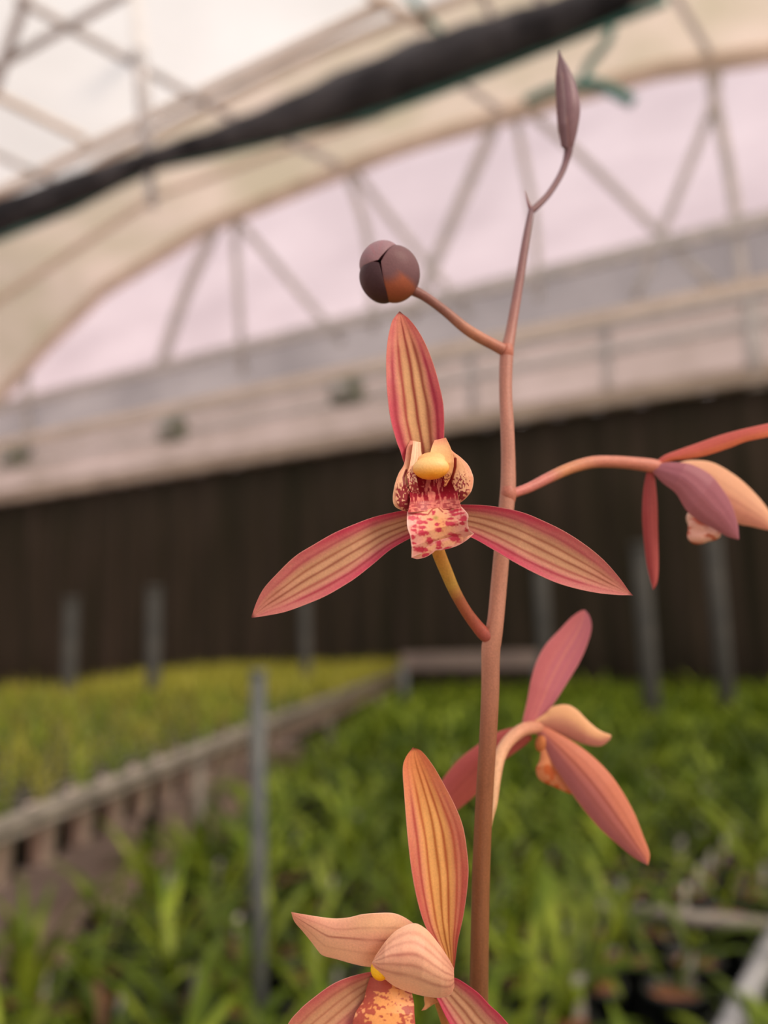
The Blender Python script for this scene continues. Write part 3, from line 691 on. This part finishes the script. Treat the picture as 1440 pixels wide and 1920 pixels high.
bud_sepal(168, 270, .06, BC((120, 74, 76), (82, 60, 68), (74, 50, 58)), (-2, -2), label='sepal facing down with shade painted into its colour')  # shaded side of the bud painted as darker pigment
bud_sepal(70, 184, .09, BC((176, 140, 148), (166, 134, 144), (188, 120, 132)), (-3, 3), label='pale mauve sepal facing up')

# ---- main flower
fl1 = empty('flower', at(818, 950, .152), orchid); fl1['label'] = 'open pink striped flower facing the camera'
ptube('pedicel', [(928, 1196, .163, 11), (912, 1192, .1625, 13), (893, 1172, .162, 11.5), (872, 1143, .161, 10.6), (852, 1107, .160, 11), (836, 1070, .159, 12), (822, 1035, .158, 12.5), (813, 1000, .157, 12.5), (812, 965, .156, 12)], fl1,
      stem_col([(0, (150, 80, 72)), (.12, (160, 80, 66)), (.38, (150, 86, 54)), (.50, (176, 140, 60)), (.75, (190, 132, 52)), (1, (184, 108, 50))], 8), 20, 80, label='pedicel turning from red to mustard')
def flip(a): return list(a)
patch('sepal', [(795, 930), (772, 895), (758, 869), (750, 845), (743, 827), (732, 786), (726, 740), (724, 704), (724, 668), (727, 636), (734, 605), (742, 592), (749, 583.5)],
      [(812, 930), (826, 890), (832, 850), (833, 820), (833, 786), (831, 755), (824, 722), (814, 686), (799, 647), (783, 618), (767, 598), (757, 590), (750, 584)],
      [.1545, .1535, .153, .153, .1535, .1545], main_dorsal, fl1, .34, 0, nu=64, nv=190, ridge=.014, wave=.03, label='upright dorsal sepal')
patch('sepal', [(806, 985), (786, 1002), (766, 1011), (732, 1031), (702, 1056), (672, 1080), (650, 1095), (612, 1117), (575, 1133), (534, 1147.5), (496, 1155), (472, 1158.5)],
      [(806, 952), (785, 952), (762, 956), (740, 960), (702, 969), (665, 982.5), (627, 999), (590, 1020), (552, 1044), (515, 1080), (494, 1104), (481, 1129), (471, 1157.5)],
      [.1545, .1525, .150, .1485, .1475, .147], lambda u, t, x, y: main_side(-u, t, x, y), fl1, .22, .1, nu=64, nv=190, ridge=.012, label='left spreading sepal')
patch('sepal', [(820, 946), (842, 945), (864, 946), (904, 947), (940, 951.5), (981, 961), (1021, 977.5), (1061, 997.6), (1101, 1024), (1134, 1052), (1162, 1084), (1178, 1106), (1187, 1116)],
      [(820, 985), (850, 995), (888, 1010), (920, 1028), (960, 1052), (1001, 1074), (1041, 1092), (1081, 1104), (1121, 1112), (1158, 1115.6), (1178, 1116), (1187, 1116.6)],
      [.1545, .1525, .150, .149, .149, .1495], lambda u, t, x, y: main_side(u, t, x + 500, y), fl1, .24, 0, nu=64, nv=190, ridge=.012, label='right spreading sepal')

def spots(c, x, y, lst, col, soft=.4):
    for cx, cy, rx, ry, a in lst:
        an = math.radians(a); dx = x - cx; dy = y - cy
        e = np.sqrt(((dx * math.cos(an) + dy * math.sin(an)) / rx) ** 2 + ((-dx * math.sin(an) + dy * math.cos(an)) / ry) ** 2) + (hnoise(x / 3.0, y / 3.0, 2) - .5) * .8
        c = mix(c, C(*col), 1 - sst(1 - soft, 1 + soft, e))
    return c
def P2(l): return [(700 + a / 6.545, 790 + b / 6.545) for a, b in l]        # from the 6.5x study crop
def S2(l): return [(700 + a / 6.545, 790 + b / 6.545, rx / 6.545, ry / 6.545, an) for a, b, rx, ry, an in l]
def stroke(c, x, y, pts, w, col, s=.95):
    P = P2(pts); dmin = np.full(len(x), 1e9)
    for (ax, ay), (bx, by) in zip(P[:-1], P[1:]):
        l2 = (bx - ax) ** 2 + (by - ay) ** 2; tt_ = np.clip(((x - ax) * (bx - ax) + (y - ay) * (by - ay)) / l2, 0, 1)
        dmin = np.minimum(dmin, np.hypot(x - ax - tt_ * (bx - ax), y - ay - tt_ * (by - ay)))
    w = w / 6.545
    return mix(c, C(*col), (1 - sst(w * .6, w * 1.3, dmin)) * s)
CR = (150, 22, 52)
# outer side lobes: two clasping petals
def outerL(u, t, x, y):
    c = mix(C(246, 198, 156), C(238, 150, 132), sst(.1, 1, -u) * .55 * (1 - t))
    c = mix(c, C(226, 120, 118), sst(.6, 0, t) * .5)
    m = sst(.50, .62, t) * sst(.47, .56, hnoise(x / 2.3, y / 3.4, 11) + .25 * sst(.6, .95, t) + .12 * sst(-.6, .3, u)) * sst(-.9, -.5, u)
    c = mix(c, C(*CR), m * .95)
    c = mix(c, C(250, 222, 190), sst(.9, .99, -u) * .7)  # lit outer edge painted into the petal colour
    return stroke(c, x, y, [(405, 600), (370, 690), (380, 790), (420, 900), (455, 1040)], 15, (132, 22, 34))
patch('petal', P2([(455, 235), (410, 330), (378, 520), (310, 640), (262, 780), (238, 940), (262, 1040), (345, 1090), (430, 1112)]),
      P2([(520, 240), (470, 380), (440, 560), (420, 680), (430, 800), (462, 900), (480, 1000), (475, 1070), (440, 1115)]),
      [.1525, .151, .149, .1475, .1475, .1488], outerL, fl1, -.35, -.35, nu=70, nv=130, label='left clasping petal')
def outerR(u, t, x, y):
    c = mix(C(248, 200, 154), C(240, 156, 132), sst(.2, 1, u) * .6)
    c = mix(c, C(228, 112, 112), sst(.35, 0, t) * .65)
    c = mix(c, C(226, 160, 120), np.exp(-((u - .35) / .07) ** 2) * .4)
    m = sst(.46, .62, t) * sst(.58, .68, hnoise(x / 2.4, y / 2.8, 21) + .22 * sst(.6, .95, t) - .12 * sst(.2, .8, u)) * (1 - sst(.6, .9, u))
    c = mix(c, C(*CR), m * .95)
    c = mix(c, C(250, 224, 196), sst(.92, .99, u) * .7)  # lit outer edge painted in here as well
    return stroke(c, x, y, [(1005, 460), (1003, 560), (975, 660), (958, 730)], 20, (138, 22, 28))
patch('petal', P2([(830, 225), (920, 330), (960, 430), (965, 560), (950, 680), (975, 780), (1010, 870), (1000, 950), (960, 1020)]),
      P2([(885, 200), (960, 350), (1070, 440), (1160, 530), (1210, 630), (1230, 720), (1205, 850), (1140, 940), (1060, 1005)]),
      [.1525, .151, .149, .1475, .1472, .1485], outerR, fl1, -.35, .35, nu=70, nv=130, label='right clasping petal')
# throat, an open crimson striped trough
def throat(u, t, x, y):
    c = mix(C(214, 110, 108), C(236, 150, 130), hnoise(x / 2.2, y / 5, 31))
    c = mix(c, C(150, 28, 48), sst(.42, .60, hnoise(x / 2.2, y / 8.5, 33) + .25 * sst(.3, .9, np.abs(u)) ) * (1 - sst(.70, .85, t)))
    c = mix(c, C(160, 30, 52), sst(.5, .6, hnoise(x / 6, y / 2.6, 35)) * sst(.7, .85, t) * .75)
    c = spots(c, x, y, S2([(545, 760, 70, 90, 20), (925, 800, 75, 85, 0)]), (152, 24, 44), .2)
    return c
patch('throat', P2([(500, 620), (430, 760), (440, 860), (450, 950), (440, 1040), (420, 1120)]), P2([(930, 600), (1000, 730), (1030, 840), (1040, 930), (1060, 990), (1080, 1060)]),
      [.1535, .1528, .151, .1488, .1478], throat, fl1, .55, 0, nu=80, nv=100, mat=M_WAX, label='crimson spotted throat of the lip')
# inner flaps (side lobes of the lip beside the column)
def innerL(u, t, x, y):
    c = mix(C(246, 204, 166), C(238, 168, 142), sst(.2, 1, -u) * .5)
    for p in (-.5, 0, .45): c = mix(c, C(222, 130, 112), np.exp(-((u - p) / .08) ** 2) * .35)
    m = sst(.42, .6, t) * sst(.46, .56, hnoise(x / 2.0, y / 2.4, 41) + .3 * sst(.6, 1, t))
    return mix(c, C(156, 24, 50), m * .95)
patch('lip_lobe', P2([(490, 238), (470, 380), (445, 540), (415, 640), (425, 740), (445, 830), (500, 920)]), P2([(580, 258), (585, 350), (592, 432), (560, 540), (520, 640), (540, 740), (570, 900)]),
      [.1515, .150, .1487, .1482, .1495], innerL, fl1, .2, -.25, nu=50, nv=90, mat=M_WAX, label='left cream flap beside the column')
def innerR(u, t, x, y):
    c = mix(C(250, 206, 148), C(248, 190, 120), t)
    c = mix(c, C(236, 132, 120), sst(.2, .0, t) * .6)
    c = mix(c, C(240, 170, 130), sst(.6, 1, u) * .5)
    m = sst(.66, .8, t) * sst(.45, .56, hnoise(x / 1.4, y / 1.6, 51))
    return mix(c, C(156, 24, 46), m * .9)
patch('lip_lobe', P2([(750, 232), (718, 310), (702, 370), (698, 425), (760, 520), (850, 620), (870, 700), (865, 800)]), P2([(890, 200), (935, 290), (965, 370), (985, 455), (985, 550), (962, 650), (935, 720), (890, 800)]),
      [.1515, .150, .1486, .1484, .1495], innerR, fl1, .2, .2, nu=50, nv=90, mat=M_WAX, label='right cream flap beside the column')
cc = lambda u, v: mix(mix(C(255, 216, 146), C(250, 176, 56), sst(.55, -.6, v)), C(236, 150, 30), np.exp(-((u / .22) ** 2 + ((v + .75) / .3) ** 2)) * .7)
blob('column', 700 + 730 / 6.545, 790 + 520 / 6.545, .1505, 33, 22, 24, fl1, lambda u, v: mix(C(252, 204, 140), C(252, 190, 100), sst(.2, -.6, v)), nu=40, nv=28)
blob('anther_cap', 700 + 708 / 6.545, 790 + 582 / 6.545, .1485, 34, 22, 20, fl1, cc, 'yellow anther cap', nu=44, nv=30, rot=3,
     shape=lambda X, Y, Z: 1 + .06 * Y - .06 * math.exp(-((X / .3) ** 2)) * (Y < -.3) * 0)
# midlobe with its spots and upturned lip edges
SPT = S2([(490, 1190, 75, 28, 0), (590, 1240, 75, 24, 0), (500, 1290, 38, 22, 0), (600, 1300, 50, 24, 0), (500, 1335, 35, 18, 0), (600, 1370, 75, 38, 0), (470, 1420, 42, 28, 0), (495, 1495, 32, 16, 0), (580, 1575, 100, 40, 8),
          (700, 1205, 38, 16, 0), (785, 1265, 32, 20, 0), (800, 1335, 46, 30, 0), (698, 1470, 46, 46, 0), (808, 1500, 46, 44, 0), (800, 1555, 45, 16, 0), (960, 1255, 85, 34, 5), (1090, 1250, 45, 20, 0), (940, 1195, 45, 18, 0),
          (1105, 1195, 58, 38, 10), (1000, 1100, 95, 18, -15), (1040, 1135, 90, 16, -12), (960, 1060, 60, 20, -30), (1000, 1430, 95, 52, 15), (900, 1560, 55, 16, -20), (1145, 1335, 32, 24, 20), (640, 1640, 45, 20, -20), (735, 1120, 22, 28, 0), (560, 1140, 90, 14, 3), (640, 1040, 60, 22, 10)])
def lipc(u, t, x, y):
    c = mix(C(250, 190, 150), C(246, 176, 166), sst(.25, .9, np.abs(u)))
    c = mix(c, C(250, 180, 116), np.exp(-(((x - 827) / 13) ** 2 + ((y - 985) / 18) ** 2)) * .8)
    c = spots(c, x, y, SPT, (208, 62, 88), .4)
    c = mix(c, C(170, 152, 70), np.exp(-(((x - 817) / 5) ** 2 + ((y - 971) / 4) ** 2)) * .9)
    c = stroke(c, x, y, [(430, 1130), (560, 1135), (670, 1145), (730, 1070), (790, 1050), (850, 1110)], 10, (176, 44, 56), .8)
    c = stroke(c, x, y, [(560, 1040), (650, 1100), (720, 1010), (780, 1000), (860, 1080), (910, 1080), (1000, 1010)], 9, (176, 44, 56), .8)
    return mix(c, C(252, 218, 206), np.maximum(sst(.93, .99, np.abs(u)), sst(.97, 1, t)) * .7)
patch('lip', P2([(480, 1030), (432, 1090), (414, 1135), (415, 1290), (448, 1400), (462, 1500), (472, 1580), (467, 1672)]),
      P2([(1010, 985), (1060, 1030), (1112, 1080), (1165, 1150), (1160, 1220), (1168, 1300), (1190, 1345), (1236, 1378)]),
      [.1488, .1476, .1468, .1464, .147, .1485], lipc, fl1, .25, 0, nu=96, nv=110, mat=M_WAX, wave=.05, label='white lip with crimson spots')
# its lower skirt, curling back
patch('lip_edge', P2([(467, 1672), (540, 1690), (640, 1668), (720, 1622), (770, 1585), (860, 1577), (1000, 1540), (1100, 1490), (1180, 1432), (1236, 1378)]),
      P2([(468, 1560), (560, 1560), (660, 1520), (740, 1480), (800, 1460), (870, 1440), (980, 1410), (1080, 1370), (1150, 1340), (1200, 1352)]),
      [.1482, .1476, .1474, .1474, .1476, .1482], lipc, fl1, -.1, .25, nu=40, nv=110, mat=M_WAX)

# ---- lower front flower
fl2 = empty('flower', at(770, 1840, .153), orchid); fl2['label'] = 'lowest flower with an orange dorsal sepal, cut by the frame'
ptube('pedicel', [(897, 2060, .166, 14), (880, 2020, .165, 12), (850, 1950, .163, 12), (830, 1890, .160, 12), (815, 1850, .158, 12)], fl2, stem_col([(0, (170, 92, 66)), (1, (196, 140, 80))]), 16, 30)
patch('sepal', [(842, 1830), (828, 1790), (812, 1763), (795, 1731), (782, 1687), (772, 1635.6), (766, 1588), (762, 1546), (758, 1492), (755, 1444), (760, 1421.5), (774, 1401)],
      [(850, 1830), (854, 1800), (859, 1763), (868, 1722), (875, 1677), (878.5, 1635.6), (876, 1597), (868, 1549), (852, 1508), (830, 1466), (811, 1434), (791, 1409), (775, 1401.5)],
      [.157, .1555, .155, .155, .1555, .1565], low_dorsal, fl2, .34, 0, nu=64, nv=190, ridge=.016, label='orange striped dorsal sepal')
patch('petal', [(775, 1760), (740, 1815), (692, 1813), (664, 1808), (632, 1799), (606, 1792), (596, 1782.6), (584, 1766.6), (568, 1747), (552, 1728), (546, 1711)],
      [(790, 1745), (775, 1731), (756, 1718.7), (737, 1712), (711, 1711.6), (680, 1714), (654, 1720), (628, 1722), (600, 1719), (568, 1714), (545.5, 1710)],
      [.156, .154, .1525, .152, .152, .1525], cream_petal(3, [(.0, .85), (.45, .35), (-.5, .3)], base=(252, 212, 172), vein=(168, 92, 84)), fl2, -.25, .35, nu=50, nv=110, wave=.12, label='cream petal pointing left')
patch('sepal', [(705, 1850), (690, 1882), (660, 1920), (610, 1965), (560, 2000), (500, 2030)], [(712, 1822), (692, 1822.5), (654, 1832), (622, 1846), (590, 1869), (561, 1894), (535, 1930), (500, 2030)],
      [.156, .153, .151, .1495, .149], low_side, fl2, .25, 0, nu=44, nv=110, ridge=.012, label='brownish pink sepal at lower left')
patch('sepal', [(820, 1830), (837, 1832), (854, 1833.7), (871, 1843), (897, 1862), (919, 1885), (942, 1907), (970, 1945), (1000, 2020)], [(808, 1850), (822, 1878), (833, 1901), (846, 1925), (865, 1955), (900, 1990), (950, 2015), (1000, 2022)],
      [.157, .156, .155, .1545], lambda u, t, x, y: main_side(u * .95, t * .8, x + 900, y), fl2, .25, 0, nu=44, nv=110, ridge=.012, label='pink striped sepal at lower right')
patch('petal', [(697, 1806), (703, 1818), (712, 1829), (724, 1838), (743, 1851), (775, 1863), (807, 1870), (833, 1870), (846, 1864), (852, 1850)],
      [(699, 1802), (704, 1792), (712, 1780), (726, 1761), (745, 1743), (775, 1731), (798, 1741), (820, 1766), (840, 1795), (851, 1815)],
      [.1500, .1478, .147, .147, .1485, .1515], cream_petal(6, [(-.55, .55), (-.22, .6), (.12, .75), (.45, .5), (.72, .35)], base=(252, 212, 176), side=(242, 178, 156), vein=(170, 84, 80), tipc=(214, 136, 116), vw=.065), fl2, -.75, 0, nu=60, nv=110, label='hooded cream petal folded over the column')
blob('anther_cap', 712, 1819, .1510, 17, 19, 14, fl2, lambda u, v: mix(C(255, 206, 40), C(250, 176, 20), sst(.3, -.8, v)), 'yellow anther cap', rot=20)
patch('petal', [(800, 1850), (795, 1870), (796, 1885), (790, 1895)], [(840, 1855), (835, 1872), (815, 1882), (797, 1894)], [.158, .1575, .157], cream_petal(9, [], base=(232, 176, 116), side=(230, 160, 104)), fl2, -.2, 0, nu=20, nv=30)
def lip2(u, t, x, y):
    c = mix(C(240, 168, 100), C(246, 180, 150), sst(.4, 1, t) * .5 + sst(.5, 1, np.abs(u)) * .5)
    q = .65 * hnoise(x / 9 + y / 30, y / 6 - x / 22, 61) + .35 * hnoise(x / 3.6 + y / 9, y / 3.2, 62)
    m = sst(.44, .60, q + .12 * sst(.3, .9, np.abs(u)) + .5 * (1 - sst(.02, .26, t)) * (1 - sst(-.2, .3, u)) - .18 * np.exp(-((u - .25) / .4) ** 2))
    return mix(c, C(172, 60, 60), m * .85)
patch('lip', [(694, 1832), (688, 1850), (681, 1876), (668, 1896), (661, 1918), (655, 1950), (680, 1995)], [(760, 1838), (770, 1855), (776, 1880), (777, 1900), (780, 1925), (790, 1955), (770, 1998)],
      [.1535, .1515, .1495, .1485, .149, .151], lip2, fl2, -.3, 0, nu=80, nv=120, mat=M_WAX, wave=.08, label='lip blotched dark red')

# ---- right flower, seen from behind
fl3 = empty('flower', at(1230, 880, .183), orchid); fl3['label'] = 'drooping mauve flower on the right, turned away'
ptube('pedicel', [(958, 928, .167, 8), (966, 924, .168, 9), (993, 914, .1695, 9.5), (1029, 896, .172, 10.5), (1069, 878, .175, 11), (1110, 867, .178, 11.5), (1150, 866, .180, 11.5), (1190, 869, .182, 12), (1226, 874, .183, 13), (1240, 878, .183, 10)], fl3,
      stem_col([(0, (198, 122, 112)), (.25, (186, 114, 104)), (.35, (190, 130, 92)), (.6, (184, 118, 98)), (1, (194, 124, 106))], 12), 20, 80)
patch('sepal', [(1226, 868), (1245, 854), (1263, 846.6), (1303, 832.5), (1363, 812), (1440, 794), (1500, 784), (1520, 790)], [(1240, 872), (1262, 864), (1287, 861), (1323, 854.6), (1367, 840.5), (1400, 828), (1450, 817), (1520, 792)],
      [.183, .180, .177, .175], back_cols((206, 104, 96), (236, 140, 100), (206, 96, 90), 14, lit_rim=(230, 150, 130)), fl3, -.4, .3, nu=26, nv=70, label='narrow red sepal reaching right')
patch('petal', [(1290, 890), (1330, 960), (1384, 982), (1408, 987), (1440, 994), (1452, 992)], [(1270, 868), (1295, 863), (1335, 867), (1375, 889), (1408, 917), (1440, 955), (1453, 990)],
      [.185, .188, .190, .190], back_cols((228, 164, 142), (240, 190, 154), (212, 148, 128), 15, lit_rim=(244, 200, 160)), fl3, -.3, 0, nu=36, nv=70, label='peach petal behind the mauve one')
patch('petal', [(1222, 884), (1242, 905), (1267, 925), (1287, 957), (1311, 977.5), (1335, 989.6), (1363, 1005.7), (1384, 1012)], [(1226, 876), (1243, 868), (1268, 867), (1297, 871), (1331, 889), (1355, 917), (1371.5, 945), (1383, 980), (1386, 1011)],
      [.182, .179, .178, .179, .181], back_cols((176, 112, 122), (170, 106, 120), (144, 88, 102), 16, .05, lit_rim=(196, 128, 132), ms=.45), fl3, -.35, 0, nu=44, nv=90, ridge=.012, label='mauve petal in front')
patch('sepal', [(1212, 886), (1206, 921), (1204, 969), (1208, 1022), (1214, 1066), (1224, 1105)], [(1226, 884), (1229, 905), (1232.5, 941), (1234, 1001), (1235, 1058), (1232.5, 1090), (1225, 1106)],
      [.183, .183, .184, .185], back_cols((170, 76, 78), (192, 96, 94), (140, 60, 64), 17, lit_rim=(206, 120, 110)), fl3, -.4, 0, nu=28, nv=70, label='narrow hanging sepal')
def lip3(u, v): return mix(C(240, 190, 172), C(206, 96, 66), sst(.48, .62, hnoise(u * 4 + 5, v * 4 + 5, 71)))
blob('lip', 1316, 997, .184, 30, 23, 22, fl3, lip3, 'small spotted lip peeping out below', rot=-18, shape=lambda X, Y, Z: 1 + .16 * math.sin(3 * math.atan2(Y, X) + 1))
blob('column', 1300, 975, .185, 12, 17, 12, fl3, flat(240, 200, 180), rot=20)

# ---- rear lower flower
fl4 = empty('flower', at(1005, 1368, .19), orchid); fl4['label'] = 'blurred pink flower behind the stem, seen from the side'
ptube('pedicel', [(912, 1560, .166, 8), (918, 1530, .168, 8.5), (924, 1505, .170, 9), (929, 1455, .175, 11), (937, 1418, .179, 11.5), (953, 1390, .183, 11.5), (979, 1369, .187, 12), (1004, 1364, .190, 12), (1018, 1368, .191, 8)], fl4,
      stem_col([(0, (176, 138, 96)), (.5, (206, 160, 124)), (1, (192, 132, 108))], 18), 20, 70)
patch('sepal', [(978, 1372), (980, 1350), (988.5, 1312), (996.5, 1270), (1007, 1238), (1023, 1209), (1049, 1181), (1071, 1158), (1088, 1146), (1096, 1144)], [(1006, 1372), (1018, 1355), (1031, 1331), (1046, 1308), (1068, 1273), (1087, 1241), (1102, 1206), (1109, 1177.5), (1106, 1157), (1097, 1144)],
      [.190, .191, .193, .195], back_cols((212, 124, 128), (200, 120, 136), (226, 150, 134), 19, .1, lit_rim=(222, 150, 150), ms=.6), fl4, -.3, 0, nu=40, nv=90, label='rosy upright sepal')
patch('petal', [(1000, 1362), (1023, 1366), (1043, 1374), (1071, 1387), (1097, 1396), (1126, 1399), (1145, 1386)], [(1004, 1350), (1023, 1337), (1036, 1325), (1062, 1321), (1082, 1331), (1103, 1352), (1124, 1369), (1146, 1378)],
      [.190, .189, .188, .188], back_cols((214, 150, 134), (240, 190, 142), (216, 150, 136), 20, -.4, lit_rim=(240, 196, 150), ms=.3), fl4, -.3, 0, nu=36, nv=70, label='pale cream petal')
patch('sepal', [(1004, 1372), (1014, 1392), (1036, 1433), (1065, 1478), (1097, 1522), (1129, 1558), (1161, 1586), (1190, 1609), (1214, 1622)], [(1012, 1358), (1036, 1369), (1075, 1391), (1110, 1417), (1142, 1449), (1167, 1484), (1190, 1526), (1206, 1567), (1218, 1600), (1215.5, 1622)],
      [.190, .186, .184, .183, .183], back_cols((192, 120, 122), (212, 132, 104), (156, 78, 64), 21, .08, lit_rim=(228, 150, 110), ms=.75), fl4, -.4, 0, nu=40, nv=100, label='salmon sepal with a dark midrib, hanging right')
patch('sepal', [(998, 1385), (985, 1397), (972, 1407), (941, 1430), (918, 1460), (896, 1487), (858, 1519), (825, 1545), (790, 1560)], [(985, 1360), (953, 1366), (928, 1375), (889, 1401), (857, 1427), (829, 1462), (810, 1495), (790, 1558)],
      [.191, .193, .195, .197], back_cols((196, 104, 96), (190, 96, 94), (164, 80, 76), 22, lit_rim=(204, 120, 110), ms=.4), fl4, -.3, 0, nu=36, nv=80, label='red sepal passing behind the stem')
patch('lip', [(1014, 1400), (1012, 1425), (1005, 1442), (1012, 1462), (1040, 1476), (1066, 1488)], [(1026, 1396), (1040, 1420), (1056, 1445), (1064, 1462), (1074, 1478), (1078, 1490)],
      [.189, .188, .1885, .189], lambda u, t, x, y: mix(C(226, 150, 104), C(214, 112, 62), sst(.4, .6, hnoise(x / 9, y / 9, 81))), fl4, -.4, 0, nu=30, nv=50, mat=M_WAX, label='orange lip half hidden')
blob('column', 1016, 1392, .190, 12, 18, 12, fl4, flat(206, 128, 76), rot=-15)

# ---- its pot and leaves, standing on the low bench below the frame
def place(name, V, Fc, mat): return obj(name, np.asarray(V) + POTC, Fc, mat, orchid)
place('pot', *pot_geo(.06, .045, PH), M_BPOT); place('bark', *bark_geo(.056, PH - .014), M_BARK)
for k in range(6):
    V, Fc = leaf_geo(.26 * rng.uniform(.8, 1.1), .024, rng.uniform(.2, .5), rng.uniform(1.2, 1.9), 10)
    place('leaf', rotz(V, k * 1.05 + .3) + np.array([.02 * math.cos(k * 1.05), .02 * math.sin(k * 1.05), PH - .015]), Fc, M_LEAF)
